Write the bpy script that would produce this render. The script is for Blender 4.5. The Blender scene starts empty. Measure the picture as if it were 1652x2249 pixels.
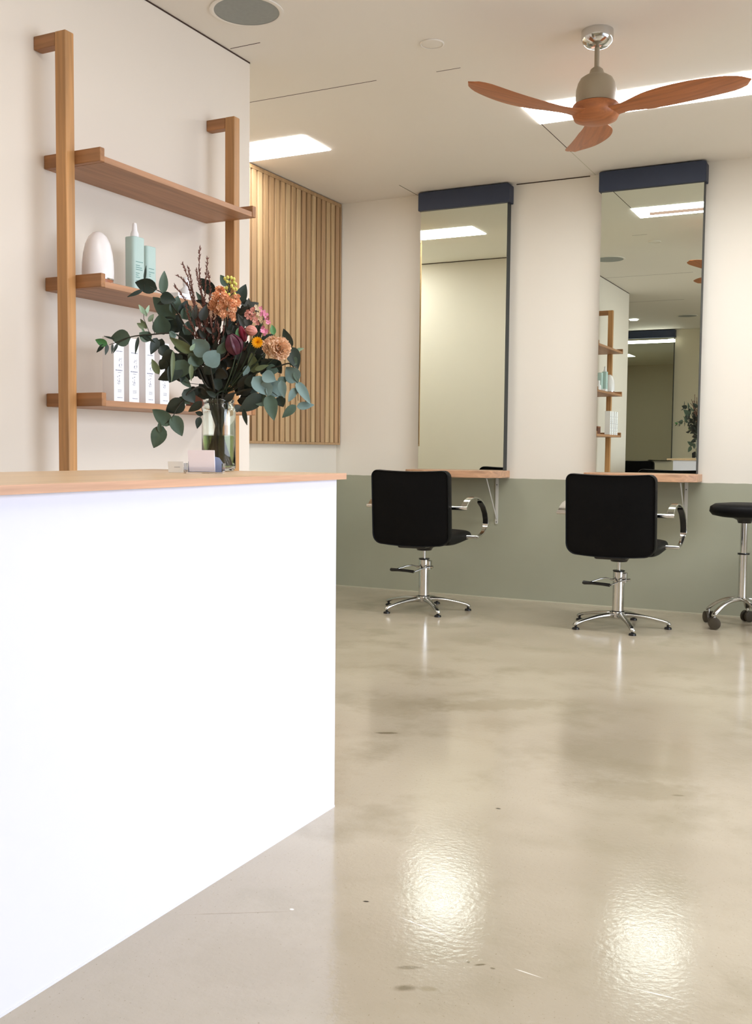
import bpy, bmesh, math, random
from mathutils import Vector, Matrix, noise
random.seed(7)
S = bpy.context.scene
COL = S.collection
PI = math.pi
R = math.radians

# ------------------------------------------------------------------ camera
FPX, YAW, PITCH, ROLL = 2238.09, 0.46844413, 0.06163089, 0.00921326
fw = Vector((-math.sin(YAW)*math.cos(PITCH), math.cos(YAW)*math.cos(PITCH), -math.sin(PITCH)))
r0 = Vector((math.cos(YAW), math.sin(YAW), 0)); u0 = r0.cross(fw)
RT = r0*math.cos(ROLL) + u0*math.sin(ROLL); UP = -r0*math.sin(ROLL) + u0*math.cos(ROLL)
EYE = Vector((0, 0, 1.0))
cd = bpy.data.cameras.new('camera'); cam = bpy.data.objects.new('camera', cd); COL.objects.link(cam)
M = Matrix((RT, UP, -fw)).transposed().to_4x4(); M.translation = EYE
cam.matrix_world = M
cd.sensor_fit = 'VERTICAL'; cd.sensor_height = 36.0; cd.lens = 36.0*FPX/2249.0
cd.clip_start = 0.02; cd.clip_end = 100
S.camera = cam

# ------------------------------------------------------------------ world, lights, exposure
S.view_settings.view_transform = 'Standard'; S.view_settings.look = 'None'
S.view_settings.gamma = 1.0; S.view_settings.use_curve_mapping = False
S.view_settings.exposure = 0.07
LAMP_E = 24.0          # ceiling light panels
DAY_E = 92.0           # daylight through the shop window (W)
w = bpy.data.worlds.new('world'); S.world = w; w.use_nodes = True
w.node_tree.nodes['Background'].inputs[0].default_value = (0.80, 0.88, 1.0, 1)
w.node_tree.nodes['Background'].inputs[1].default_value = 1.0
ld = bpy.data.lights.new('window_daylight', 'AREA'); ld.shape = 'RECTANGLE'; ld.size = 4.1; ld.size_y = 2.1
ld.energy = DAY_E; ld.color = (0.80, 0.88, 1.0)
lo = bpy.data.objects.new('window_daylight', ld); COL.objects.link(lo)
lo.location = (3.22, 2.95, 1.32); lo.rotation_euler = (0, R(90), 0)
ld.spread = R(100)
lo.rotation_euler = Vector((-1, -0.12, -0.36)).to_track_quat('-Z', 'Y').to_euler()
S.cycles.max_bounces = 10; S.cycles.diffuse_bounces = 6; S.cycles.glossy_bounces = 6
S.cycles.transmission_bounces = 8; S.cycles.transparent_max_bounces = 12
S.cycles.sample_clamp_indirect = 20.0
S.cycles.caustics_reflective = True; S.cycles.caustics_refractive = True
S.cycles.use_denoising = True

# ------------------------------------------------------------------ materials
def lin(c):
    return tuple((v/255/12.92 if v/255 <= 0.04045 else ((v/255+0.055)/1.055)**2.4) for v in c) + (1,)
MATS = {}
def mat(name, rgb, rough=0.5, metal=0.0, spec=0.5, noise_amt=0.0, noise_scale=20, bump=0.0, bump_scale=200, **kw):
    if name in MATS: return MATS[name]
    m = bpy.data.materials.new(name); m.use_nodes = True
    nt = m.node_tree; b = nt.nodes['Principled BSDF']
    c = lin(rgb)
    b.inputs['Base Color'].default_value = c
    b.inputs['Roughness'].default_value = rough; b.inputs['Metallic'].default_value = metal
    b.inputs['Specular IOR Level'].default_value = spec
    for k, v in kw.items(): b.inputs[k.replace('_', ' ')].default_value = v
    tc = nt.nodes.new('ShaderNodeTexCoord')
    n = nt.nodes.new('ShaderNodeTexNoise'); n.inputs['Scale'].default_value = noise_scale; n.inputs['Detail'].default_value = 4
    nt.links.new(tc.outputs['Object'], n.inputs['Vector'])
    mx = nt.nodes.new('ShaderNodeMix'); mx.data_type = 'RGBA'
    mx.inputs[6].default_value = tuple(max(0, v*(1-noise_amt)) for v in c[:3]) + (1,)
    mx.inputs[7].default_value = tuple(min(1, v*(1+noise_amt)) for v in c[:3]) + (1,)
    nt.links.new(n.outputs['Fac'], mx.inputs[0]); nt.links.new(mx.outputs[2], b.inputs['Base Color'])
    if bump:
        n2 = nt.nodes.new('ShaderNodeTexNoise'); n2.inputs['Scale'].default_value = bump_scale; n2.inputs['Detail'].default_value = 3
        nt.links.new(tc.outputs['Object'], n2.inputs['Vector'])
        bp = nt.nodes.new('ShaderNodeBump'); bp.inputs['Strength'].default_value = bump; bp.inputs['Distance'].default_value = 0.002
        nt.links.new(n2.outputs['Fac'], bp.inputs['Height']); nt.links.new(bp.outputs['Normal'], b.inputs['Normal'])
    MATS[name] = m
    return m

def wood(name, rgb, axis='Z', rough=0.45, contrast=0.16, scale=1.0):
    """grain stretched along one axis"""
    if name in MATS: return MATS[name]
    m = bpy.data.materials.new(name); m.use_nodes = True; nt = m.node_tree; b = nt.nodes['Principled BSDF']
    b.inputs['Roughness'].default_value = rough
    tc = nt.nodes.new('ShaderNodeTexCoord'); mp = nt.nodes.new('ShaderNodeMapping')
    sc = {'X': (1.2, 28, 28), 'Y': (28, 1.2, 28), 'Z': (28, 28, 1.2)}[axis]
    mp.inputs['Scale'].default_value = tuple(s*scale for s in sc)
    nt.links.new(tc.outputs['Object'], mp.inputs['Vector'])
    n = nt.nodes.new('ShaderNodeTexNoise'); n.inputs['Scale'].default_value = 1.6; n.inputs['Detail'].default_value = 6
    n.inputs['Distortion'].default_value = 0.6
    nt.links.new(mp.outputs[0], n.inputs['Vector'])
    cr = nt.nodes.new('ShaderNodeValToRGB'); c = lin(rgb)
    cr.color_ramp.elements[0].position = 0.3; cr.color_ramp.elements[1].position = 0.72
    cr.color_ramp.elements[0].color = tuple(v*(1-2*contrast) for v in c[:3]) + (1,)
    cr.color_ramp.elements[1].color = tuple(min(1, v*(1+contrast)) for v in c[:3]) + (1,)
    nt.links.new(n.outputs['Fac'], cr.inputs[0]); nt.links.new(cr.outputs[0], b.inputs['Base Color'])
    bp = nt.nodes.new('ShaderNodeBump'); bp.inputs['Strength'].default_value = 0.08; bp.inputs['Distance'].default_value = 0.001
    nt.links.new(n.outputs['Fac'], bp.inputs['Height']); nt.links.new(bp.outputs['Normal'], b.inputs['Normal'])
    MATS[name] = m
    return m

def emit(name, rgb, strength):
    m = bpy.data.materials.new(name); m.use_nodes = True; nt = m.node_tree
    b = nt.nodes['Principled BSDF']
    b.inputs['Base Color'].default_value = (0.8, 0.8, 0.8, 1)
    b.inputs['Emission Color'].default_value = tuple(rgb) + (1,); b.inputs['Emission Strength'].default_value = strength
    return m

def wall_paint(name, upper, lower, zsplit):
    m = bpy.data.materials.new(name); m.use_nodes = True; nt = m.node_tree; b = nt.nodes['Principled BSDF']
    g = nt.nodes.new('ShaderNodeNewGeometry'); sx = nt.nodes.new('ShaderNodeSeparateXYZ')
    nt.links.new(g.outputs['Position'], sx.inputs[0])
    n = nt.nodes.new('ShaderNodeTexNoise'); n.inputs['Scale'].default_value = 14; nt.links.new(g.outputs['Position'], n.inputs['Vector'])
    ma = nt.nodes.new('ShaderNodeMath'); ma.operation = 'MULTIPLY_ADD'; ma.inputs[1].default_value = 0.006; ma.inputs[2].default_value = -0.003
    nt.links.new(n.outputs['Fac'], ma.inputs[0])
    ad = nt.nodes.new('ShaderNodeMath'); ad.operation = 'ADD'; nt.links.new(sx.outputs[2], ad.inputs[0]); nt.links.new(ma.outputs[0], ad.inputs[1])
    gt = nt.nodes.new('ShaderNodeMath'); gt.operation = 'GREATER_THAN'; gt.inputs[1].default_value = zsplit
    nt.links.new(ad.outputs[0], gt.inputs[0])
    # faint roller mottling in the lower paint
    n2 = nt.nodes.new('ShaderNodeTexNoise'); n2.inputs['Scale'].default_value = 2.2; n2.inputs['Detail'].default_value = 5
    nt.links.new(g.outputs['Position'], n2.inputs['Vector'])
    lm = nt.nodes.new('ShaderNodeMix'); lm.data_type = 'RGBA'
    c = lin(lower); lm.inputs[6].default_value = tuple(v*0.88 for v in c[:3]) + (1,); lm.inputs[7].default_value = tuple(v*1.1 for v in c[:3]) + (1,)
    nt.links.new(n2.outputs['Fac'], lm.inputs[0])
    mx = nt.nodes.new('ShaderNodeMix'); mx.data_type = 'RGBA'
    nt.links.new(gt.outputs[0], mx.inputs[0]); nt.links.new(lm.outputs[2], mx.inputs[6]); mx.inputs[7].default_value = lin(upper)
    nt.links.new(mx.outputs[2], b.inputs['Base Color'])
    rr = nt.nodes.new('ShaderNodeMix'); rr.data_type = 'FLOAT'
    rr.inputs[2].default_value = 0.42; rr.inputs[3].default_value = 0.75
    nt.links.new(gt.outputs[0], rr.inputs[0]); nt.links.new(rr.outputs[0], b.inputs['Roughness'])
    b.inputs['Specular IOR Level'].default_value = 0.3
    return m

def floor_material():
    m = bpy.data.materials.new('polished_concrete'); m.use_nodes = True; nt = m.node_tree; b = nt.nodes['Principled BSDF']
    L = nt.links.new
    g = nt.nodes.new('ShaderNodeNewGeometry'); P = g.outputs['Position']
    def noise_(scale, detail=4, rough=0.55):
        n = nt.nodes.new('ShaderNodeTexNoise'); n.inputs['Scale'].default_value = scale; n.inputs['Detail'].default_value = detail
        n.inputs['Roughness'].default_value = rough; L(P, n.inputs['Vector']); return n.outputs['Fac']
    def mixc(fac, a, bcol):
        x = nt.nodes.new('ShaderNodeMix'); x.data_type = 'RGBA'
        L(fac, x.inputs[0])
        for i, v in ((6, a), (7, bcol)):
            if isinstance(v, tuple): x.inputs[i].default_value = v
            else: L(v, x.inputs[i])
        return x.outputs[2]
    def math_(op, a, bb=None, c=None, clamp=False):
        x = nt.nodes.new('ShaderNodeMath'); x.operation = op; x.use_clamp = clamp
        for i, v in enumerate((a, bb, c)):
            if v is None: continue
            if isinstance(v, (int, float)): x.inputs[i].default_value = v
            else: L(v, x.inputs[i])
        return x.outputs[0]
    def ramp(fac, lo_, hi_):
        x = nt.nodes.new('ShaderNodeMapRange'); x.interpolation_type = 'SMOOTHSTEP'
        x.inputs[1].default_value = lo_; x.inputs[2].default_value = hi_; L(fac, x.inputs[0]); return x.outputs[0]
    base = mixc(ramp(noise_(0.9, 3), 0.35, 0.65), lin((173, 161, 140)), lin((188, 177, 156)))
    base = mixc(ramp(noise_(3.5, 6, 0.6), 0.45, 0.75), base, lin((166, 155, 132)))
    base = mixc(ramp(noise_(170, 2), 0.66, 0.74), base, lin((150, 138, 112)))
    warp = noise_(22, 4)
    def blob(px, py, rx, ry, ang):
        """soft elliptical mask with ragged edge"""
        mp = nt.nodes.new('ShaderNodeMapping'); mp.vector_type = 'TEXTURE'
        mp.inputs['Location'].default_value = (px, py, 0); mp.inputs['Rotation'].default_value = (0, 0, R(ang))
        mp.inputs['Scale'].default_value = (rx, ry, 1)
        L(P, mp.inputs['Vector'])
        ln = nt.nodes.new('ShaderNodeVectorMath'); ln.operation = 'LENGTH'
        s2 = nt.nodes.new('ShaderNodeVectorMath'); s2.operation = 'MULTIPLY'; s2.inputs[1].default_value = (1, 1, 0)
        L(mp.outputs[0], s2.inputs[0]); L(s2.outputs[0], ln.inputs[0])
        d = math_('MULTIPLY_ADD', warp, 1.2, math_('ADD', ln.outputs['Value'], -0.6))
        x = nt.nodes.new('ShaderNodeMapRange'); x.interpolation_type = 'SMOOTHSTEP'
        x.inputs[1].default_value = 1.15; x.inputs[2].default_value = 0.45; L(d, x.inputs[0]); return x.outputs[0]
    dark = lin((104, 92, 66)); mid = lin((154, 142, 116))
    for (px, py, rx, ry, a, colr, k) in [
        (-0.775, 1.667, 0.024, 0.013, 30, dark, .7), (-0.734, 1.685, 0.020, 0.010, 20, mid, .8), (-0.798, 1.74, 0.030, 0.008, 28, dark, .55),
        (-0.680, 1.815, 0.014, 0.004, 40, dark, .8), (-0.705, 1.812, 0.005, 0.004, 0, dark, .8), (-0.655, 1.812, 0.006, 0.004, 0, dark, .7),
        (-0.949, 2.650, 0.009, 0.006, 0, lin((70, 60, 42)), .9), (-1.559, 3.181, 0.045, 0.016, 25, dark, .7),
        (-1.005, 1.956, 0.008, 0.004, 20, lin((50, 42, 30)), 1.0), (-0.523, 3.003, 0.022, 0.008, 20, dark, .6),
        (-1.35, 3.75, 0.30, 0.10, 40, mid, .5), (-1.68, 3.55, 0.20, 0.20, 10, mid, .35), (-0.72, 3.3, 0.38, 0.30, 20, mid, .3),
        (-0.62, 3.0, 0.22, 0.10, 20, mid, .4), (-1.10, 1.62, 0.16, 0.13, 0, mid, .25)]:
        base = mixc(math_('MULTIPLY', blob(px, py, rx, ry, a), k), base, colr)
    # pale scratches
    for (px, py, rx, ry, a) in [(-0.835, 1.905, 0.085, 0.0016, -14), (-0.585, 1.826, 0.030, 0.0018, -8), (-0.355, 1.866, 0.05, 0.0016, 0), (-1.13, 1.846, 0.005, 0.004, 0)]:
        base = mixc(math_('MULTIPLY', blob(px, py, rx, ry, a), 0.85), base, lin((240, 235, 225)))
    base = mixc(math_('MULTIPLY', blob(-1.225, 1.775, 0.12, 0.0016, 32), 0.8), base, lin((140, 126, 100)))
    L(base, b.inputs['Base Color'])
    rr = math_('MULTIPLY_ADD', noise_(6, 4), 0.04, 0.115)
    L(rr, b.inputs['Roughness'])
    b.inputs['Specular IOR Level'].default_value = 0.8
    bp = nt.nodes.new('ShaderNodeBump'); bp.inputs['Strength'].default_value = 0.35; bp.inputs['Distance'].default_value = 0.0012
    L(noise_(75, 3), bp.inputs['Height']); L(bp.outputs['Normal'], b.inputs['Normal'])
    return m

def glass(name, rgb, rough=0.0, ior=1.45):
    m = bpy.data.materials.new(name); m.use_nodes = True; b = m.node_tree.nodes['Principled BSDF']
    b.inputs['Base Color'].default_value = tuple(rgb) + (1,); b.inputs['Roughness'].default_value = rough
    b.inputs['Transmission Weight'].default_value = 1.0; b.inputs['IOR'].default_value = ior
    return m

M_WALLB = wall_paint('mirror_wall_paint', (230, 225, 214), (164, 166, 147), 0.812)
M_WHITE = mat('white_wall_paint', (222, 212, 200), 0.75, spec=0.3, noise_amt=0.015, noise_scale=3)
M_CEIL = mat('ceiling_paint', (236, 231, 223), 0.7, spec=0.3, noise_amt=0.02, noise_scale=1.5)
M_OPP = mat('warm_wall_paint', (222, 212, 186), 0.75, spec=0.3, noise_amt=0.02, noise_scale=2)
M_FLOOR = floor_material()
M_JOINT = mat('dark_joint', (62, 44, 34), 0.9)
M_SKIRT = mat('lower_wall_line', (196, 194, 172), 0.6)
M_COUNTER = mat('white_counter_laminate', (222, 221, 234), 0.5, spec=0.4, noise_amt=0.01)
M_EDGE = wood('counter_oak_edge', (205, 160, 130), 'Y', 0.42, 0.14)
M_OAKZ = wood('oak_upright', (188, 138, 86), 'Z', 0.5, 0.15)
M_OAKX = wood('oak_bracket', (164, 114, 72), 'X', 0.5, 0.15)
M_OAKY = wood('oak_board', (172, 126, 92), 'Y', 0.5, 0.14)
M_LEDGE = wood('ledge_oak', (206, 162, 128), 'X', 0.4, 0.14)
M_BLACK = mat('black_vinyl', (5, 5, 7), 0.5, spec=0.14, noise_amt=0.2, bump=0.25, bump_scale=500)
M_BLACKP = mat('black_plastic', (12, 12, 13), 0.35, noise_amt=0.1)
M_CHROME = mat('chrome', (214, 214, 212), 0.12, 1.0, noise_amt=0.04, noise_scale=9)
M_ALU = mat('polished_aluminium', (200, 200, 196), 0.2, 1.0, noise_amt=0.06, noise_scale=12)
M_NAVY = mat('navy_header_paint', (40, 50, 72), 0.5, noise_amt=0.12, noise_scale=5)
M_FRAME = mat('charcoal_mirror_side', (40, 46, 46), 0.5, noise_amt=0.1)
M_MIRROR = mat('silvered_mirror', (226, 234, 224), 0.0, 1.0)
M_BRKT = mat('white_steel_bracket', (205, 205, 200), 0.35, noise_amt=0.03)
M_LAMP = emit('light_panel_glow', (0.98, 0.985, 1.0), LAMP_E)
M_LAMPD = emit('dimmed_panel_glow', (1.0, 0.97, 0.93), 13.0)
M_SPOT = emit('downlight_glow', (1.0, 0.96, 0.88), 14)

# ------------------------------------------------------------------ mesh helpers
def obj(name, bm, m, parent=None, smooth=False, bevel=0.0, seg=2, subsurf=0):
    me = bpy.data.meshes.new(name); bm.normal_update(); bm.to_mesh(me); bm.free()
    o = bpy.data.objects.new(name, me); COL.objects.link(o)
    ms = m if isinstance(m, (list, tuple)) else [m]
    for x in ms: me.materials.append(x)
    if smooth:
        for p in me.polygons: p.use_smooth = True
        if not subsurf: me.set_sharp_from_angle(angle=R(50))
    if bevel:
        md = o.modifiers.new('bevel', 'BEVEL'); md.width = bevel; md.segments = seg; md.limit_method = 'ANGLE'; md.angle_limit = R(40)
        for p in me.polygons: p.use_smooth = True
        md.harden_normals = True
    if subsurf:
        md = o.modifiers.new('sub', 'SUBSURF'); md.levels = subsurf; md.render_levels = subsurf
    if parent is not None: o.parent = parent
    return o
def box(bm, x0, x1, y0, y1, z0, z1, mi=0):
    vs = [bm.verts.new((x, y, z)) for x in (x0, x1) for y in (y0, y1) for z in (z0, z1)]
    for f in ((0,1,3,2),(4,6,7,5),(0,4,5,1),(2,3,7,6),(0,2,6,4),(1,5,7,3)):
        bm.faces.new([vs[i] for i in f]).material_index = mi
    return bm
def B(x0, x1, y0, y1, z0, z1):
    return box(bmesh.new(), x0, x1, y0, y1, z0, z1)
def frame_for(t):
    t = t.normalized(); a = Vector((0, 0, 1)) if abs(t.z) < 0.9 else Vector((1, 0, 0))
    n = t.cross(a).normalized(); return n, t.cross(n).normalized()
def tube(bm, pts, rad, n=10, caps=True, mi=0):
    pts = [Vector(p) for p in pts]
    rads = rad if isinstance(rad, (list, tuple)) else [rad]*len(pts)
    rings = []; nn = None
    for i, p in enumerate(pts):
        t = (pts[min(i+1, len(pts)-1)] - pts[max(i-1, 0)])
        if t.length < 1e-9: t = Vector((0, 0, 1))
        t.normalize()
        if nn is None: nn, bb = frame_for(t)
        else:
            nn = (nn - t*nn.dot(t)).normalized(); bb = t.cross(nn).normalized()
        rings.append([bm.verts.new(p + (nn*math.cos(2*PI*k/n) + bb*math.sin(2*PI*k/n))*rads[i]) for k in range(n)])
    for a, b_ in zip(rings, rings[1:]):
        for k in range(n): bm.faces.new((a[k], a[(k+1) % n], b_[(k+1) % n], b_[k])).material_index = mi
    if caps:
        bm.faces.new(rings[0][::-1]).material_index = mi; bm.faces.new(rings[-1]).material_index = mi
    return bm
def T(pts, rad, n=10): return tube(bmesh.new(), pts, rad, n)
def lathe(bm, prof, c=(0, 0, 0), n=32, mi=0):
    rings = []
    for r_, z in prof:
        if r_ < 1e-6: rings.append([bm.verts.new((c[0], c[1], c[2]+z))])
        else: rings.append([bm.verts.new((c[0]+r_*math.cos(2*PI*k/n), c[1]+r_*math.sin(2*PI*k/n), c[2]+z)) for k in range(n)])
    for a, b_ in zip(rings, rings[1:]):
        for k in range(n):
            q = [a[k % len(a)], a[(k+1) % len(a)], b_[(k+1) % len(b_)], b_[k % len(b_)]]
            q = list(dict.fromkeys(q))
            if len(q) > 2: bm.faces.new(q).material_index = mi
    bmesh.ops.recalc_face_normals(bm, faces=bm.faces)
    return bm
def LT(prof, c=(0, 0, 0), n=32): return lathe(bmesh.new(), prof, c, n)
def prism(bm, outline, z0, z1, axis='Z'):
    """outline: list of 2d points (ccw); extruded along axis"""
    def P(a, b_, h): return (a, b_, h) if axis == 'Z' else ((h, a, b_) if axis == 'X' else (a, h, b_))
    lo_ = [bm.verts.new(P(a, b_, z0)) for a, b_ in outline]; hi_ = [bm.verts.new(P(a, b_, z1)) for a, b_ in outline]
    n = len(outline)
    bm.faces.new(lo_[::-1]); bm.faces.new(hi_)
    for i in range(n): bm.faces.new((lo_[i], lo_[(i+1) % n], hi_[(i+1) % n], hi_[i]))
    bmesh.ops.recalc_face_normals(bm, faces=bm.faces)
    return bm
def rrect(x0, x1, y0, y1, r, seg=6):
    """rounded rectangle; r = single radius or (bl, br, tr, tl)"""
    rs = r if isinstance(r, tuple) else (r,)*4
    out = []
    for (cx, cy, a0, q) in ((x0+rs[0], y0+rs[0], 180, rs[0]), (x1-rs[1], y0+rs[1], 270, rs[1]), (x1-rs[2], y1-rs[2], 0, rs[2]), (x0+rs[3], y1-rs[3], 90, rs[3])):
        for k in range(seg+1):
            a = R(a0 + 90*k/seg)
            p = (cx+q*math.cos(a), cy+q*math.sin(a))
            if not out or (abs(p[0]-out[-1][0])+abs(p[1]-out[-1][1])) > 1e-6: out.append(p)
    return out
def struct(name, bm, m, **kw):
    o = obj(name, bm, m, **kw); o['kind'] = 'structure'; return o
def tag(o, label, cat, group=None, kind=None):
    o['label'] = label; o['category'] = cat
    if group: o['group'] = group
    if kind: o['kind'] = kind
    return o
def thing(name, label, cat, loc=(0, 0, 0), rz=0, group=None):
    o = bpy.data.objects.new(name, None); COL.objects.link(o); o.location = loc; o.rotation_euler = (0, 0, rz)
    o.empty_display_size = 0.05
    return tag(o, label, cat, group)
def dup(root, loc, rz, label, group=None):
    r_ = root.copy(); COL.objects.link(r_); r_.location = loc; r_.rotation_euler = (0, 0, rz); r_['label'] = label
    if group: r_['group'] = group
    for ch in list(root.children):
        c = ch.copy(); COL.objects.link(c); c.parent = r_
        for g in list(ch.children):
            d = g.copy(); COL.objects.link(d); d.parent = c
    return r_

# ------------------------------------------------------------------ room shell
H = 2.746; W = 6.489; XR = 3.1; YB = -2.2; XS = -2.669
struct('floor', B(-5.2, XR+0.1, YB-0.1, W+0.1, -0.10, 0), M_FLOOR)
struct('ceiling', B(-5.2, XR+0.1, YB-0.1, W+0.1, H, H+0.1), M_CEIL)
struct('wall_back', B(-5.2, XR+0.1, W, W+0.1, 0, H), M_WALLB)
struct('wall_left', B(-3.712, -3.612, 4.97, W, 0, H), M_WALLB)
# partition carrying the shelves and the return behind it
bm = bmesh.new(); box(bm, -2.80, XS, 1.40, 3.964, 0, H); box(bm, -5.2, -2.80, 3.86, 3.964, 0, H)
struct('wall_partition', bm, M_WHITE)
struct('wall_front', B(-5.2, XR+0.1, YB-0.1, YB, 0, H), M_OPP)
struct('wall_far_left', B(-5.2, -5.1, YB, W, 0, H), M_OPP)
bm = bmesh.new()
box(bm, XR, XR+0.12, YB, 0.8, 0, H); box(bm, XR, XR+0.12, 5.1, W, 0, H); box(bm, XR, XR+0.12, 0.8, 5.1, 0, 0.25); box(bm, XR, XR+0.12, 0.8, 5.1, 2.4, H)
struct('wall_right', bm, M_WHITE)
bm = bmesh.new()
for y in (0.8, 2.22, 3.64, 5.06): box(bm, XR+0.03, XR+0.08, y, y+0.04, 0.25, 2.4)
box(bm, XR+0.03, XR+0.08, 0.8, 5.1, 0.25, 0.29); box(bm, XR+0.03, XR+0.08, 0.8, 5.1, 2.36, 2.4)
struct('window_1', bm, M_FRAME)
# thin lines: panel joints in the ceiling, shadow gaps at the wall heads, seam at the floor
def joint(n, x0, x1, y0, y1, z0=H-0.0008, z1=H+0.001, m=None):
    struct('trim_%d' % n, B(x0, x1, y0, y1, z0, z1), m or M_JOINT)
joint(1, -2.97, -2.25, 4.408, 4.412); joint(2, -2.655, -2.50, 3.79, 3.794)
joint(3, -1.746, -1.742, 5.36, 5.93); joint(4, -2.984, -2.980, 6.19, W)
joint(5, -1.95, -1.83, 4.43, 4.433); joint(6, -2.27, -1.78, W-0.002, W+0.001, H-0.006, H+0.001)
joint(7, XS-0.001, XS+0.002, 1.40, 3.964, H-0.006, H+0.001)
joint(8, -2.66, -1.80, 2.50, 2.503); joint(9, -2.9, -2.2, 0.72, 0.723); joint(10, -3.613, -3.610, 4.97, W, 0, 0.004)
joint(11, -5.1, XR, W-0.0025, W+0.001, 0, 0.006, M_SKIRT)
joint(12, -5.1, XS, 3.963, 3.967, H-0.007, H+0.001)
joint(13, -1.746, -1.742, 5.93, W, H-0.0002, H+0.001, M_SKIRT)

# ------------------------------------------------------------------ ceiling lights
def ceiling_light(x0, x1, y0, y1, label, slot=False, lamp=None):
    lamp = lamp or M_LAMP
    t = thing('ceiling_light', label, 'ceiling light', ((x0+x1)/2, (y0+y1)/2, H), 0)
    hx, hy = (x1-x0)/2, (y1-y0)/2
    obj('light_panel', B(-hx, hx, -hy, hy, -0.004, -0.0005), lamp, t)
    if slot: (obj('slot', B(-hx+0.10, hx-0.10, 0.0, 0.003, -0.026, -0.004), M_JOINT, t),
        obj('diffuser_wedge', prism(bmesh.new(), [(-0.08, -0.0042), (-0.0002, -0.026), (-0.0002, -0.0042)], -hx+0.10, hx-0.10, 'X'), lamp, t))
    return t
ceiling_light(-3.57, -3.0, 4.985, 5.295, 'white glowing rectangular ceiling panel beside the slatted timber screen')
ceiling_light(-1.748, 0.70, 5.045, 5.355, 'long white glowing ceiling panel behind the wooden fan', slot=True)
ceiling_light(-1.80, 0.65, 1.78, 2.08, 'glowing ceiling panel above the counter seen only in the right mirror', lamp=M_LAMPD)
ceiling_light(-4.9, -4.3, 1.4, 1.9, 'added glowing ceiling panel that brightens the back room, a small glow deep in the right mirror', lamp=M_LAMPD)  # added panel, brightens what the opposite mirror reflects
ceiling_light(-5.05, -4.05, 4.30, 4.60, 'added glowing ceiling panel, out of view in the side passage behind the slatted screen')  # unseen panel added to brighten the return wall in the left mirror
t = thing('downlight', 'small round glowing downlight reflected in the right mirror', 'ceiling light', (-3.12, -0.82, H))
obj('rim', LT([(0.0, -0.004), (0.075, -0.004), (0.08, -0.0015), (0.08, -0.0005)]), M_BRKT, t)
obj('lens', LT([(0.0, -0.02), (0.05, -0.016), (0.06, -0.0045)]), M_SPOT, t, smooth=True)

# ------------------------------------------------------------------ ceiling speaker and small discs
M_GRILLE = mat('speaker_grille_mesh', (150, 155, 152), 0.6, noise_amt=0.1, noise_scale=60)
def disc(name, cat, label, x, y, r_, grille):
    t = thing(name, label, cat, (x, y, H))
    obj('rim', LT([(r_, -0.0005), (r_*1.0, -0.004), (r_*0.93, -0.006), (r_*0.88, -0.004)], n=48), M_CEIL, t, smooth=True)
    obj('grille' if grille else 'cover', LT([(r_*0.885, -0.003), (r_*0.6, -0.005), (0, -0.006)], n=48), M_GRILLE if grille else M_CEIL, t, smooth=True)
    return t
disc('ceiling_speaker', 'speaker', 'round grey ceiling speaker near the top edge above the shelves', -2.372, 3.50, 0.148, True)
disc('smoke_alarm', 'ceiling disc', 'small flat round white disc on the ceiling left of the fan', -1.835, 4.12, 0.052, False)
disc('ceiling_speaker', 'speaker', 'round ceiling grille reflected near the top of the right mirror', -2.42, -0.75, 0.13, True)

# ------------------------------------------------------------------ slatted timber screen
t = thing('slatted_screen', 'vertical slatted timber screen on the left wall by the corner', 'wall panel', (-3.612, 4.97, 1.028))
YL = W-0.012-4.97; ZH = 1.712
SL = [wood('slat_oak_%d' % i, c, 'Z', 0.5, 0.12) for i, c in enumerate([(186, 152, 110), (180, 146, 108), (176, 142, 102), (196, 166, 124), (170, 137, 100)])]
M_BACK = mat('slat_backing', (54, 38, 24), 0.9, noise_amt=0.1)
obj('backing', B(0.0005, 0.003, 0.012, YL-0.012, 0.014, ZH-0.02), M_BACK, t)
bm = B(0.0005, 0.038, 0, YL, 0, 0.016); box(bm, 0.0005, 0.038, 0, 0.014, 0.016, ZH-0.024); box(bm, 0.0005, 0.038, YL-0.018, YL, 0.016, ZH-0.024)
box(bm, 0.0005, 0.038, 0, YL, ZH-0.024, ZH)
obj('frame', bm, SL[2], t, bevel=0.001)
pit = 0.0663; y = YL-0.018-0.012; k = 0; rs = random.Random(3)
while y-0.046 > 0.016:
    obj('slat', B(0.003, 0.0365, y-0.0450, y, 0.0165, ZH-0.0245), SL[rs.choice([0, 1, 2, 2, 3, 4, 0])], t, bevel=0.0012)
    y -= pit; k += 1

# ------------------------------------------------------------------ mirrors with ledges
def mirror(x0, x1, hx0, hx1, label):
    cx = (x0+x1)/2
    t = thing('wall_mirror', label, 'mirror', (cx, W, 0.866))
    hw = (x1-x0)/2; top = H-0.008-0.866
    obj('frame', B(-hw, hw, -0.066, -0.0005, 0, top-0.06), M_FRAME, t)
    obj('mirror_glass', B(-hw+0.001, hw-0.001, -0.070, -0.066, 0, top-0.06), M_MIRROR, t)
    bm = prism(bmesh.new(), rrect(hx0-cx, hx1-cx, top-0.122, top, (0.004, 0.004, 0.016, 0.008), 4), -0.088, -0.0005, 'Y')
    obj('header', bm, M_NAVY, t, bevel=0.003)
    return t
mirror(-2.928, -2.305, -2.940, -2.288, 'tall wall mirror with navy header behind the left salon chair')
mirror(-1.686, -1.066, -1.700, -1.053, 'tall wall mirror with navy header behind the right salon chair')
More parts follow.
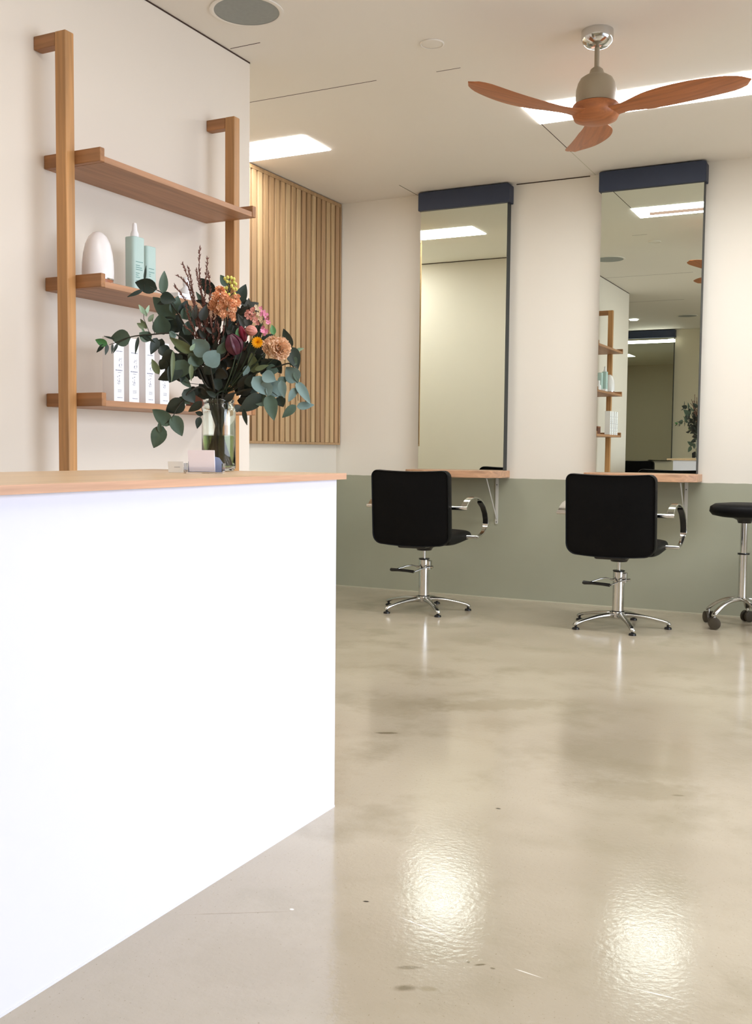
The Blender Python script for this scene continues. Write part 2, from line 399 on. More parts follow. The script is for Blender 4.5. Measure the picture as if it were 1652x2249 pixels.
def ledge(x0, x1, label, br):
    cx = (x0+x1)/2
    t = thing('mirror_ledge', label, 'shelf', (cx, W, 0.818))
    hw = (x1-x0)/2; front = []
    out = [(-hw, -0.0005), (-hw, -0.13)]
    for k in range(0, 13):
        a = k/12; out.append((-hw + a*2*hw, -0.17 - 0.10*math.sin(PI*a)**0.6))
    out += [(hw, -0.13), (hw, -0.0005)]
    obj('board', prism(bmesh.new(), out[::-1], 0, 0.047), M_LEDGE, t, bevel=0.003)
    for s in br:
        b_ = prism(bmesh.new(), rrect(s-0.010, s+0.010, -0.315, -0.001, 0.009), -0.006, -0.0005, 'Y')
        box(b_, s-0.012, s+0.012, -0.205, -0.006, -0.0035, -0.0005)
        k = obj('bracket', b_, M_BRKT, t)
        tube(b2 := bmesh.new(), [(s, -0.007, -0.275), (s, -0.11, -0.135), (s, -0.205, -0.004)], 0.0042, 8)
        obj('strut', b2, M_BRKT, k)
        for zz in (-0.30, -0.05): obj('screw', T([(s, -0.006, zz), (s, -0.0085, zz)], 0.0035, 10), M_FRAME, k)
    return t
ledge(-2.975, -2.282, 'curved oak ledge under the left mirror on a white steel bracket', (-0.26, 0.258))
ledge(-1.735, -1.040, 'curved oak ledge under the right mirror on a white steel bracket', (-0.26, 0.255))
# mirror on the wall opposite (seen in the right mirror)
t = thing('wall_mirror', 'navy headed mirror on the opposite wall, seen reflected in the right mirror', 'mirror', (-3.17, YB, 0.87))
obj('frame', B(-0.33, 0.33, 0.0005, 0.066, 0, 1.80), M_FRAME, t)
obj('mirror_glass', B(-0.328, 0.328, 0.066, 0.070, 0, 1.80), M_MIRROR, t)
obj('header', B(-0.345, 0.345, 0.0005, 0.088, 1.76, 1.868), M_NAVY, t, bevel=0.004)
obj('light_tube', B(-0.325, 0.345, 0.0705, 0.085, 1.690, 1.730), M_SPOT, t, bevel=0.004)

# ------------------------------------------------------------------ salon chairs
def salon_chair(label):
    t = thing('salon_chair', label, 'chair', (0, 0, 0))
    # base legs
    for k in range(5):
        a = R(-124 + 72*k); d = Vector((math.cos(a), math.sin(a), 0)); p = Vector((-d.y, d.x, 0))
        bm = bmesh.new(); rings = []
        for s, hw, z, th in ((0.018, 0.025, 0.088, 0.036), (0.07, 0.021, 0.087, 0.030), (0.14, 0.018, 0.077, 0.022), (0.21, 0.017, 0.062, 0.018), (0.262, 0.017, 0.050, 0.020), (0.285, 0.016, 0.042, 0.024), (0.294, 0.011, 0.032, 0.014)):
            c = d*s + Vector((0, 0, z))
            rings.append([bm.verts.new(c + p*x + Vector((0, 0, q))) for x, q in ((-hw, -th), (hw, -th), (hw, -th*0.35), (hw*0.55, 0), (-hw*0.55, 0), (-hw, -th*0.35))])
        for a_, b_ in zip(rings, rings[1:]):
            for q in range(6): bm.faces.new((a_[q], a_[(q+1) % 6], b_[(q+1) % 6], b_[q]))
        bm.faces.new(rings[0][::-1]); bm.faces.new(rings[-1])
        bmesh.ops.recalc_face_normals(bm, faces=bm.faces)
        lg = obj('leg', bm, M_ALU, t, smooth=True, subsurf=1)
        obj('glide', LT([(0, 0.024), (0.007, 0.024), (0.007, 0.014), (0.018, 0.011), (0.021, 0.004), (0.021, 0.0005), (0, 0.0005)], (d.x*0.277, d.y*0.277, 0), 20), M_BLACKP, lg, smooth=True)
    obj('hub', LT([(0, 0.050), (0.040, 0.050), (0.044, 0.075), (0.038, 0.088), (0, 0.088)]), M_ALU, t, smooth=True)
    obj('pump_column', LT([(0, 0.088), (0.0325, 0.088), (0.0325, 0.316), (0.029, 0.319), (0, 0.319)]), M_CHROME, t, smooth=True, bevel=0.001)
    obj('collar', LT([(0, 0.3195), (0.034, 0.3195), (0.034, 0.324), (0, 0.324)]), M_BLACKP, t, smooth=True)
    obj('collar', LT([(0.0328, 0.0885), (0.0355, 0.0885), (0.0355, 0.093), (0.0328, 0.093)]), M_BLACKP, t, smooth=True)
    obj('valve_housing', prism(bmesh.new(), rrect(0.014, 0.047, -0.02, 0.02, 0.006), 0.255, 0.312), M_ALU, t, bevel=0.004)
    obj('piston', T([(0, 0, 0.32), (0, 0, 0.385)], 0.011, 16), M_CHROME, t, smooth=True)
    # foot pump lever
    pd = obj('pedal', T([(-0.172, -0.125, 0.258), (-0.165, -0.128, 0.257), (-0.12, -0.135, 0.258), (-0.06, -0.137, 0.256), (-0.018, -0.133, 0.252)], [0.010, 0.011, 0.0085, 0.0085, 0.0095], 12), M_BLACKP, t, smooth=True)
    bm = T([(-0.13, -0.134, 0.262), (-0.085, -0.09, 0.279), (-0.058, -0.06, 0.283), (-0.035, -0.02, 0.272)], 0.0042, 8)
    tube(bm, [(-0.015, -0.13, 0.252), (0.02, -0.085, 0.268), (0.05, -0.045, 0.276), (0.066, -0.03, 0.276)], 0.0042, 8)
    tube(bm, [(-0.04, -0.02, 0.270), (0.05, -0.02, 0.272)], 0.006, 8)
    tube(bm, [(0.052, -0.04, 0.275), (0.075, -0.04, 0.278)], 0.0065, 8)
    obj('lever_arm', bm, M_ALU, pd, smooth=True)
    # seat
    obj('mount', LT([(0, 0.375), (0.045, 0.375), (0.055, 0.392), (0.115, 0.412), (0.135, 0.432), (0, 0.435)], n=24), M_BLACKP, t, smooth=True)
    bm = bmesh.new(); n = 10; rows = []
    yy = [-0.235, -0.18, -0.08, 0.02, 0.12, 0.21, 0.265, 0.285]
    zt = [0.515, 0.502, 0.497, 0.497, 0.503, 0.500, 0.485, 0.462]
    zb = [0.430, 0.424, 0.420, 0.424, 0.430, 0.436, 0.442, 0.448]
    xs = [-0.238, -0.225, -0.15, 0, 0.15, 0.225, 0.238]
    tp = [[bm.verts.new((x*(1 if j < 6 else 0.93), y_, z_ + 0.006*math.cos(x/0.238*PI) - (0.018 if abs(x) > 0.23 else 0))) for x in xs] for j, (y_, z_) in enumerate(zip(yy, zt))]
    bt = [[bm.verts.new((x*(1 if j < 6 else 0.93), y_, z_ + (0.012 if abs(x) > 0.23 else 0))) for x in xs] for j, (y_, z_) in enumerate(zip(yy, zb))]
    for a_ in (tp, bt):
        for i in range(len(yy)-1):
            for j in range(len(xs)-1): bm.faces.new((a_[i][j], a_[i][j+1], a_[i+1][j+1], a_[i+1][j]))
    for i in range(len(yy)-1):
        for j in (0, len(xs)-1): bm.faces.new((tp[i][j], tp[i+1][j], bt[i+1][j], bt[i][j]))
    for i in (0, len(yy)-1):
        for j in range(len(xs)-1): bm.faces.new((tp[i][j], tp[i][j+1], bt[i][j+1], bt[i][j]))
    bmesh.ops.recalc_face_normals(bm, faces=bm.faces)
    obj('seat', bm, M_BLACK, t, smooth=True, subsurf=2)
    # backrest: rounded slab leaning a little, dipped top edge
    bm = bmesh.new(); out = rrect(-0.246, 0.246, 0.432, 0.880, (0.055, 0.055, 0.040, 0.040), 6)
    def backp(x, z, y_):
        dip = -0.010*(1-(x/0.25)**2) if z > 0.80 else 0.0
        sag = -0.014*(1-(x/0.25)**2) if z < 0.47 else 0.0
        nar = 1.0 if z < 0.5 else 1.0 + 0.0*z
        lean = -(z-0.45)*0.07
        curve = -0.022*(x/0.25)**2 * (-1)
        return Vector((x*nar, y_ + lean + curve, z+dip+sag))
    out2 = []
    for i in range(len(out)):
        a_, b_ = out[i], out[(i+1) % len(out)]
        out2.append(a_); ln = math.hypot(b_[0]-a_[0], b_[1]-a_[1]); m_ = int(ln/0.05)
        for q in range(1, m_): out2.append((a_[0]+(b_[0]-a_[0])*q/m_, a_[1]+(b_[1]-a_[1])*q/m_))
    layers = [(-0.268, 0.90), (-0.276, 0.965), (-0.262, 1.0), (-0.222, 1.0), (-0.206, 0.965), (-0.214, 0.90)]
    rings = []
    for y_, s in layers:
        rings.append([bm.verts.new(backp(x*(1-(1-s)*0.35), 0.656+(z-0.656)*(1-(1-s)*0.35), y_)) for x, z in out2])
    N = len(out2)
    for a_, b_ in zip(rings, rings[1:]):
        for q in range(N): bm.faces.new((a_[q], a_[(q+1) % N], b_[(q+1) % N], b_[q]))
    for rg, y_ in ((rings[0], -0.278), (rings[-1], -0.202)):
        inner = [bm.verts.new(backp(v_.co.x*0.6, 0.656+(v_.co.z-0.656)*0.6, y_)) for v_ in rg]
        for q in range(N): bm.faces.new((rg[q], rg[(q+1) % N], inner[(q+1) % N], inner[q]))
        c = bm.verts.new(backp(0, 0.656, y_))
        for q in range(N): bm.faces.new((inner[q], inner[(q+1) % N], c))
    bmesh.ops.recalc_face_normals(bm, faces=bm.faces)
    obj('backrest', bm, M_BLACK, t, smooth=True)
    bm = bmesh.new()
    box(bm, -0.09, 0.09, -0.235, -0.12, 0.405, 0.440)
    obj('back_bracket', bm, M_BLACKP, t, bevel=0.012)
    # armrests
    path = [(-0.150, 0.655), (-0.115, 0.680), (-0.06, 0.700), (0.01, 0.709), (0.09, 0.703), (0.17, 0.683), (0.235, 0.650), (0.285, 0.605), (0.308, 0.560), (0.306, 0.530), (0.290, 0.505), (0.245, 0.478), (0.19, 0.464), (0.12, 0.460)]
    for s in (-1, 1):
        bm = bmesh.new(); rings = []
        for i, (y_, z_) in enumerate(path):
            a_ = Vector(path[max(i-1, 0)]); b_ = Vector(path[min(i+1, len(path)-1)]); tt = (b_-a_).normalized(); nn = Vector((-tt.y, tt.x))
            hw = 0.019 if i < 10 else 0.014 - 0.002*(i-10)/3; th = 0.005
            rings.append([bm.verts.new((s*0.302+x, y_+nn.x*q, z_+nn.y*q)) for x, q in ((-hw, -th), (hw, -th), (hw, th), (-hw, th))])
        for a_, b_ in zip(rings, rings[1:]):
            for q in range(4): bm.faces.new((a_[q], a_[(q+1) % 4], b_[(q+1) % 4], b_[q]))
        bm.faces.new(rings[0][::-1]); bm.faces.new(rings[-1])
        bmesh.ops.recalc_face_normals(bm, faces=bm.faces)
        ar = obj('armrest', bm, M_CHROME, t, bevel=0.002)
        obj('arm_rod', T([(s*0.225, -0.152, 0.652), (s*0.325, -0.152, 0.652)], 0.0115, 14), M_CHROME, ar, smooth=True)
        obj('arm_rod', T([(s*0.20, 0.115, 0.459), (s*0.312, 0.115, 0.459)], 0.0105, 14), M_CHROME, ar, smooth=True)
        b2 = bmesh.new(); rings = []
        for i in range(5, 10):
            y_, z_ = path[i]; a_ = Vector(path[i-1]); b_ = Vector(path[i+1]); tt = (b_-a_).normalized(); nn = Vector((-tt.y, tt.x))
            hw = 0.016
            rings.append([b2.verts.new((s*0.302+x, y_+nn.x*q, z_+nn.y*q)) for x, q in ((-hw, -0.013), (hw, -0.013), (hw, -0.0052), (-hw, -0.0052))])
        for a_, b_ in zip(rings, rings[1:]):
            for q in range(4): b2.faces.new((a_[q], a_[(q+1) % 4], b_[(q+1) % 4], b_[q]))
        b2.faces.new(rings[0][::-1]); b2.faces.new(rings[-1]); bmesh.ops.recalc_face_normals(b2, faces=b2.faces)
        obj('arm_pad', b2, M_BLACKP, ar, bevel=0.003)
    return t
ch = salon_chair('black salon chair with chrome arms facing the left mirror')
ch.location = (-2.585, 5.78, 0); ch.rotation_euler = (0, 0, R(4))
ch2 = dup(ch, (-1.37, 5.78, 0), R(1), 'black salon chair with chrome arms facing the right mirror, nearest the wheeled stool')
for c_ in ch2.children:
    if c_.name.startswith('leg'): c_.rotation_euler = (0, 0, R(-9))
dup(ch, (-3.10, -1.45, 0), R(186), 'black salon chair at the opposite wall, seen only inside the right mirror')

# ------------------------------------------------------------------ wheeled stool
M_TYRE = mat('caster_rubber', (60, 52, 38), 0.5, noise_amt=0.3)
t = thing('wheeled_stool', 'round black wheeled stool with chrome column at the right edge', 'stool', (-0.742, 6.13, 0))
obj('seat', LT([(0, 0.632), (0.13, 0.632), (0.178, 0.642), (0.194, 0.662), (0.190, 0.690), (0.165, 0.706), (0.10, 0.712), (0, 0.713)], n=40), M_BLACK, t, smooth=True)
obj('seat_mount', LT([(0, 0.598), (0.036, 0.598), (0.042, 0.615), (0.075, 0.630), (0, 0.632)]), M_BLACKP, t, smooth=True)
obj('piston', T([(0, 0, 0.42), (0, 0, 0.60)], 0.020, 20), M_CHROME, t, smooth=True)
obj('collar', LT([(0, 0.418), (0.033, 0.418), (0.033, 0.426), (0, 0.426)]), M_BLACKP, t, smooth=True)
obj('column', T([(0, 0, 0.17), (0, 0, 0.418)], 0.025, 24), M_CHROME, t, smooth=True)
for k in range(5):
    a = R(88 + 72*k); d = Vector((math.cos(a), math.sin(a), 0)); p = Vector((-d.y, d.x, 0))
    bm = bmesh.new(); rings = []
    for s, hw, z, th in ((0.0, 0.03, 0.175, 0.03), (0.05, 0.024, 0.176, 0.026), (0.10, 0.019, 0.165, 0.022), (0.15, 0.018, 0.142, 0.022), (0.195, 0.019, 0.110, 0.028), (0.222, 0.018, 0.085, 0.022)):
        c = d*s + Vector((0, 0, z))
        rings.append([bm.verts.new(c + p*x + Vector((0, 0, q))) for x, q in ((-hw, -th), (hw, -th), (hw, -th*0.3), (hw*0.5, 0), (-hw*0.5, 0), (-hw, -th*0.3))])
    for a_, b_ in zip(rings, rings[1:]):
        for q in range(6): bm.faces.new((a_[q], a_[(q+1) % 6], b_[(q+1) % 6], b_[q]))
    bm.faces.new(rings[0][::-1]); bm.faces.new(rings[-1]); bmesh.ops.recalc_face_normals(bm, faces=bm.faces)
    lg = obj('leg', bm, M_ALU, t, smooth=True, subsurf=1)
    c = d*0.205 + Vector((0, 0, 0.034)); ax = (p*0.8 + d*0.6).normalized()
    for s in (-1, 1):
        obj('caster_wheel', T([c+ax*s*0.008, c+ax*s*0.010, c+ax*s*0.024, c+ax*s*0.026], [0.026, 0.033, 0.033, 0.026], 24), M_TYRE, lg, smooth=True)
    tube(bm := bmesh.new(), [c, c+Vector((0, 0, 0.055))], 0.007, 10); obj('caster_stem', bm, M_CHROME, lg, smooth=True)

# ------------------------------------------------------------------ ceiling fan
M_FANB = mat('fan_housing_shaded', (164, 152, 130), 0.45, noise_amt=0.05, noise_scale=6)  # white housing, its backlit shade put into the colour
M_FANW = wood('fan_blade_wood', (178, 108, 62), 'X', 0.45, 0.14, scale=1.2)
FX, FY = -1.161, 4.297
t = thing('ceiling_fan', 'three bladed wooden ceiling fan with shade-toned motor hanging from the ceiling', 'ceiling fan', (FX, FY, H))
obj('canopy', LT([(0, -0.0005), (0.066, -0.0005), (0.067, -0.030), (0.060, -0.050), (0.042, -0.064), (0.020, -0.070), (0, -0.070)], n=40), M_CHROME, t, smooth=True)
obj('down_rod', T([(0, 0, -0.068), (0, 0, -0.168)], 0.0105, 20), M_FANB, t, smooth=True)
obj('motor_housing', LT([(0, -0.148), (0.016, -0.149), (0.026, -0.158), (0.032, -0.176), (0.048, -0.184), (0.066, -0.196), (0.076, -0.214), (0.083, -0.240), (0.0845, -0.270), (0.083, -0.297), (0, -0.299)], n=48), M_FANB, t, smooth=True)
obj('seam', LT([(0.0, -0.299), (0.079, -0.299), (0.079, -0.303), (0, -0.303)], n=48), M_JOINT, t, smooth=True)
obj('hub', LT([(0, -0.3025), (0.094, -0.3025), (0.099, -0.312), (0.098, -0.340), (0.088, -0.362), (0.055, -0.374), (0, -0.378)], n=48), M_FANW, t, smooth=True)
def blade(ang):
    bm = bmesh.new(); N = 22; up, dn = [], []
    for i in range(N+1):
        s = i/N; r_ = 0.055 + s*0.572
        # centre line sweeps, chord narrows from hub then swells, ends round
        sweep = -0.032*math.sin(PI*min(1, s*1.05)) + 0.030*s*s
        wdt = 0.120 - 0.058*math.sin(min(1, s/0.22)*PI/2) + 0.072*math.sin(PI*max(0, min(1, (s-0.12)/0.95)))**0.75 * (1-0.18*s)
        wdt *= 1.0 + 0.34*min(1, s*3)
        if s > 0.84: wdt *= math.sqrt(max(0.0, 1-((s-0.84)/0.16)**2))*0.98 + 0.02
        z = -0.340 + 0.012*s + 0.016*s*s; tw = -R(9)*(1-0.3*s)*min(1, s*4)
        th = 0.010*(1-0.5*s) + (0.012*(1-s/0.15) if s < 0.15 else 0)
        a_, b_ = [], []
        for j in range(7):
            q = (j/6-0.5)*wdt; prof = th*math.sqrt(max(0.02, 1-(2*(j/6-0.5))**2))*0.6
            yy_ = sweep + q*math.cos(tw); zz = z + q*math.sin(tw)
            a_.append(bm.verts.new((r_, yy_, zz+prof))); b_.append(bm.verts.new((r_, yy_, zz-prof)))
        up.append(a_); dn.append(b_)
    for g, f in ((up, 1), (dn, -1)):
        for i in range(N):
            for j in range(6): bm.faces.new((g[i][j], g[i+1][j], g[i+1][j+1], g[i][j+1]))
    for i in range(N):
        for j in (0, 6): bm.faces.new((up[i][j], up[i+1][j], dn[i+1][j], dn[i][j]))
    for i in (0, N):
        for j in range(6): bm.faces.new((up[i][j], up[i][j+1], dn[i][j+1], dn[i][j]))
    bmesh.ops.recalc_face_normals(bm, faces=bm.faces)
    o = obj('blade', bm, M_FANW, t, smooth=True); o.rotation_euler = (0, 0, R(ang)); return o
for a in (111, 231, 351): blade(a)

# ------------------------------------------------------------------ reception counter
XF = -1.36; YE = 2.446
t = thing('reception_counter', 'white reception counter with an oak edged top', 'counter', (-1.68, 1.0, 0))
obj('body', B(-0.27, XF+1.68, -1.6, YE-1.0, 0.0, 0.9165), M_COUNTER, t)
obj('plinth_line', B(XF+1.68, XF+1.68+0.0015, -1.6, YE-1.0, 0.0, 0.005), M_COUNTER, t)
M_TOP = wood('counter_oak_top', (214, 184, 148), 'Y', 0.35, 0.08)
obj('countertop', B(-0.33, XF+1.68+0.021, -1.62, YE-1.0+0.014, 0.9170, 0.9335), [M_TOP], t, bevel=0.0012)
obj('edge_band', B(XF+1.68+0.021, XF+1.68+0.0235, -1.62, YE-1.0+0.014, 0.9168, 0.9333), M_EDGE, t)
ZC = 0.9337
# ------------------------------------------------------------------ ladder shelf
t = thing('ladder_shelf', 'oak wall shelf unit with two posts and three boards behind the counter', 'shelf unit', (XS, 2.65, 0))
def PX(x): return x-XS
PY1, PY2 = 0.0, 0.984
for y0 in (PY1, PY2):
    p = obj('post', B(PX(-2.573), PX(-2.525), y0, y0+0.042, 0.001, 2.395), M_OAKZ, t, bevel=0.004, seg=3)
    obj('wall_arm', B(0.0005, PX(-2.573), y0+0.0005, y0+0.0415, 2.349, 2.3945), M_OAKX, p, bevel=0.003)
    obj('wall_arm', B(0.0005, PX(-2.573), y0+0.0005, y0+0.0415, 0.30, 0.345), M_OAKX, p, bevel=0.003)
for zb in (1.960, 1.541, 1.138):
    s_ = obj('shelf_board', B(0.0005, PX(-2.4165), 0.0655, 0.9575, zb, zb+0.021), M_OAKY, t, bevel=0.0015)
    for y0, y1 in ((0.0425, 0.065), (0.958, 0.9835)):
        obj('side_rail', B(0.0005, PX(-2.414), y0, y1, zb, zb+0.047), M_OAKX, s_, bevel=0.003)
Z2 = 1.562+0.0003; Z3 = 1.159+0.0003

# ------------------------------------------------------------------ things on the shelves
M_CER = mat('white_gloss_ceramic', (236, 230, 230), 0.25, noise_amt=0.02)
M_TERRA = mat('diffuser_timber_base', (160, 96, 60), 0.4, noise_amt=0.15, noise_scale=40)
M_TEAL = mat('mint_plastic', (178, 201, 196), 0.45, noise_amt=0.03)
M_WPL = mat('white_plastic', (232, 230, 232), 0.35, noise_amt=0.02)
M_PRINT = mat('grey_print', (120, 126, 150), 0.7)
M_PRINTT = mat('teal_grey_print', (96, 140, 136), 0.7)
M_CARTON = mat('white_carton', (240, 238, 240), 0.6, noise_amt=0.01)
t = thing('aroma_diffuser', 'white egg shaped aroma diffuser on a timber base, second shelf', 'diffuser', (-2.52, 2.795, Z2))
obj('base', LT([(0, 0.0), (0.050, 0.0), (0.052, 0.006), (0.052, 0.022), (0, 0.022)], n=40), M_TERRA, t, smooth=True, bevel=0.001)
obj('ring', LT([(0, 0.022), (0.0535, 0.022), (0.0535, 0.026), (0, 0.026)], n=40), M_CHROME, t, smooth=True)
obj('dome', LT([(0.0, 0.026), (0.0545, 0.026), (0.0555, 0.045), (0.0545, 0.080), (0.0505, 0.115), (0.043, 0.148), (0.032, 0.172), (0.018, 0.186), (0.008, 0.190), (0, 0.190)], n=40), M_CER, t, smooth=True)
obj('indicator_light', LT([(0, 0), (0.003, 0), (0.003, 0.002), (0, 0.002)], (0.051, 0.012, 0.010), 12), M_CHROME, t)
def teal_bottle(y_, x_, wx, wy, h, pump, label, rz=0):
    t = thing('product_bottle', label, 'bottle', (x_, y_, Z2), rz, 'mint green bottles on the second shelf')
    rr_ = min(wx, wy)*0.28
    obj('body', prism(bmesh.new(), rrect(-wx/2, wx/2, -wy/2, wy/2, rr_, 5), 0, h), M_TEAL, t, bevel=0.003)
    if pump: obj('nozzle', LT([(0, h), (0.016, h), (0.015, h+0.014), (0.010, h+0.026), (0.0085, h+0.044), (0.007, h+0.052), (0, h+0.052)], n=20), M_WPL, t, smooth=True)
    bm = bmesh.new(); rs = random.Random(int(y_*1000))
    zz = h*0.55
    for k in range(9):
        ln = wy*rs.uniform(0.2, 0.6); y0 = -wy*0.33
        box(bm, wx/2, wx/2+0.0004, y0, y0+ln, zz, zz+0.0022); zz -= 0.0075 if k % 3 else 0.013
    obj('printed_text', bm, M_PRINTT, t)
    return t
teal_bottle(2.985, -2.515, 0.050, 0.062, 0.205, True, 'taller mint green bottle with a white nozzle on the second shelf', R(-4))
teal_bottle(3.082, -2.535, 0.045, 0.055, 0.190, False, 'shorter mint green bottle without a nozzle beside the diffuser bottle', R(-4))
t = thing('small_carton', 'low white carton beside the mint bottles on the second shelf', 'box', (-2.475, 3.185, Z2))
obj('carton', B(-0.03, 0.03, -0.035, 0.04, 0, 0.026), M_CARTON, t, bevel=0.001)
obj('printed_text', B(0.03, 0.0304, -0.02, 0.02, 0.010, 0.012), M_PRINT, t)
t = thing('spray_bottle', 'small clear and white pump bottle half hidden by the heather sprigs', 'bottle', (-2.50, 3.27, Z2))
obj('body', LT([(0, 0), (0.021, 0), (0.022, 0.01), (0.022, 0.055), (0.010, 0.066), (0.010, 0.072), (0, 0.072)], n=20), M_WPL, t, smooth=True)
obj('cap', LT([(0, 0.072), (0.012, 0.072), (0.012, 0.102), (0, 0.102)], n=20), M_WPL, t, smooth=True)
# tall cartons
def glyphs(bm, yc, z, wy, rs, n, hgt=0.0022, x=0.0):
    y_ = yc-wy/2
    for k in range(n):
        l = wy/n*rs.uniform(0.55, 0.85); box(bm, x, x+0.0004, y_, y_+l, z+rs.uniform(0, .0004), z+hgt); y_ += wy/n
t0 = None
for i, yc in enumerate((2.800, 2.880, 2.968, 3.051)):
    lab = ['tall white product carton nearest the oak post on the bottom shelf', 'tall white product carton, second from the near post', 'tall white product carton, third along behind the leaves', 'tall white product carton, farthest along and most hidden by leaves'][i]
    if t0 is None:
        t0 = thing('product_carton', lab, 'box', (-2.432, yc, Z3), 0, 'white cartons on the bottom shelf')
        obj('carton', B(-0.052, 0, -0.026, 0.026, 0, 0.226), M_CARTON, t0, bevel=0.0008)
        bm = bmesh.new(); rs = random.Random(5)
        glyphs(bm, 0.002, 0.173, 0.034, rs, 8, 0.0028)
        for k in range(16): # plant drawing of short strokes
            zz = 0.118 + 0.034*rs.random(); yy_ = 0.005 + rs.uniform(-0.007, 0.009); box(bm, 0, 0.0004, yy_, yy_+rs.uniform(.0012, .003), zz, zz+rs.uniform(.002, .006))
        glyphs(bm, 0.0, 0.106, 0.036, rs, 9, 0.0042); glyphs(bm, 0.003, 0.099, 0.018, rs, 5, 0.002)
        for k in range(14):
            zz = 0.058 + 0.030*rs.random(); yy_ = -0.003 + rs.uniform(-0.008, 0.007); box(bm, 0, 0.0004, yy_, yy_+rs.uniform(.0012, .003), zz, zz+rs.uniform(.002, .005))
        for zz in (0.040, 0.036, 0.032): glyphs(bm, 0.003, zz, 0.020, rs, 6, 0.0018)
        glyphs(bm, 0.004, 0.012, 0.028, rs, 7, 0.0026)
        obj('printed_text', bm, M_PRINT, t0)
    else:
        dup(t0, (-2.432, yc, Z3), R((-1, 1.5, -1)[i-1]), lab)
t = thing('product_carton', 'brown boxed product behind the flower stems on the bottom shelf', 'box', (-2.50, 3.37, Z3))
obj('carton', B(-0.04, 0.04, -0.05, 0.05, 0, 0.072), mat('brown_carton', (104, 62, 44), 0.6, noise_amt=0.1), t, bevel=0.001)
obj('lid_band', B(-0.041, 0.041, -0.051, 0.051, 0.062, 0.070), mat('copper_band', (150, 92, 62), 0.5), t)

# ------------------------------------------------------------------ cards on the counter
t = thing('card_holder', 'clear acrylic card holder on the counter in front of the vase', 'card holder', (-1.585, 2.15, ZC), R(26))
M_ACR = glass('clear_acrylic', (0.93, 0.95, 1.0), 0.02, 1.3)
bm = bmesh.new(); box(bm, -0.05, 0.05, -0.022, 0.02, 0, 0.003); box(bm, -0.05, 0.05, -0.022, -0.0195, 0.003, 0.016); box(bm, -0.05, -0.0475, -0.0195, 0.02, 0.003, 0.026); box(bm, 0.0475, 0.05, -0.0195, 0.02, 0.003, 0.026)
obj('tray', bm, M_ACR, t)
obj('back_plate', prism(bmesh.new(), [(-0.045, 0.003), (0.047, 0.003), (0.047, 0.024), (0.036, 0.040), (0.02, 0.044), (-0.045, 0.030)], 0.010, 0.0125, 'Y'), mat('blue_tinted_plastic', (176, 190, 224), 0.2, Transmission_Weight=0.4), t)
M_CARD = mat('pinkish_card', (238, 226, 230), 0.7); M_CARDW = mat('white_card', (246, 246, 246), 0.6)
o = obj('business_card_stack', prism(bmesh.new(), [(-0.030, 0.0), (0.036, 0.0), (0.033, 0.056), (-0.036, 0.056)], -0.004, 0.004, 'Y'), M_CARD)
tag(o, 'pale pink stack of cards standing in the clear holder', 'cards'); o.location = (-1.588, 2.139, ZC+0.0035); o.rotation_euler = (R(-6), 0, R(26))
o = obj('business_card', prism(bmesh.new(), [(-0.019, 0.0), (0.020, 0.0), (0.019, 0.029), (-0.022, 0.029)], -0.001, 0.001, 'Y'), M_CARDW)
tag(o, 'small white card with a line of print standing left of the card holder', 'card'); o.location = (-1.678, 2.15, ZC+0.0003); o.rotation_euler = (R(-8), 0, R(26))
bm = bmesh.new(); glyphs_n = 6
for k in range(6): box(bm, -0.004+k*0.0026, -0.0022+k*0.0026, -0.0013, -0.001, 0.0135, 0.0148)
obj('printed_text', bm, M_PRINT, o)
o = obj('card_terminal', prism(bmesh.new(), [(-0.075, 0), (0.07, 0), (0.075, 0.020), (0.03, 0.030), (0.0, 0.066), (-0.05, 0.072), (-0.078, 0.055)], -0.04, 0.04, 'Y'), M_BLACKP, bevel=0.006)
tag(o, 'black handset on the counter, seen reflected at the foot of the right mirror', 'card terminal'); o.location = (-1.93, 1.02, ZC+0.0003)

# ------------------------------------------------------------------ vase and flowers
VX, VY = -1.700, 2.372
VC = Vector((VX, VY, ZC))
dV = (VC - EYE); DEP = dV.dot(fw)
PXM = DEP/FPX
RV = r0.copy(); UV = Vector((0, 0, 1)); FV = Vector((-math.sin(YAW), math.cos(YAW), 0))
def bq(px, py, w_=0.0):
    """a spot in the bouquet: right/up offsets in the plane through the vase, w_ metres nearer the viewer"""
    k = (DEP - w_)/FPX
    c = EYE + fw*(DEP-w_) + RT*((px-826)*k) - UP*((py-1124.5)*k)
    return c
M_VGLASS = glass('vase_glass', (0.93, 0.97, 0.93), 0.0, 1.45)
M_WATER = glass('green_vase_water', (0.27, 0.36, 0.12), 0.02, 1.33)
t = thing('glass_vase', 'clear glass jar vase half full of greenish water on the counter', 'vase', VC)
outer = [(0.0, 0.0003), (0.040, 0.0003), (0.046, 0.005), (0.0475, 0.012), (0.0475, 0.172), (0.046, 0.180), (0.041, 0.186), (0.0405, 0.191), (0.043, 0.194), (0.0435, 0.199), (0.041, 0.202)]
inner = [(0.0375, 0.202), (0.0375, 0.186), (0.0435, 0.174), (0.0445, 0.165), (0.0445, 0.014), (0.040, 0.009), (0, 0.009)]
obj('jar', LT(outer+inner, n=48), M_VGLASS, t, smooth=True)
obj('water', LT([(0, 0.0095), (0.0398, 0.0095), (0.0441, 0.0145), (0.0441, 0.100), (0, 0.100)], n=48), M_WATER, t, smooth=True)

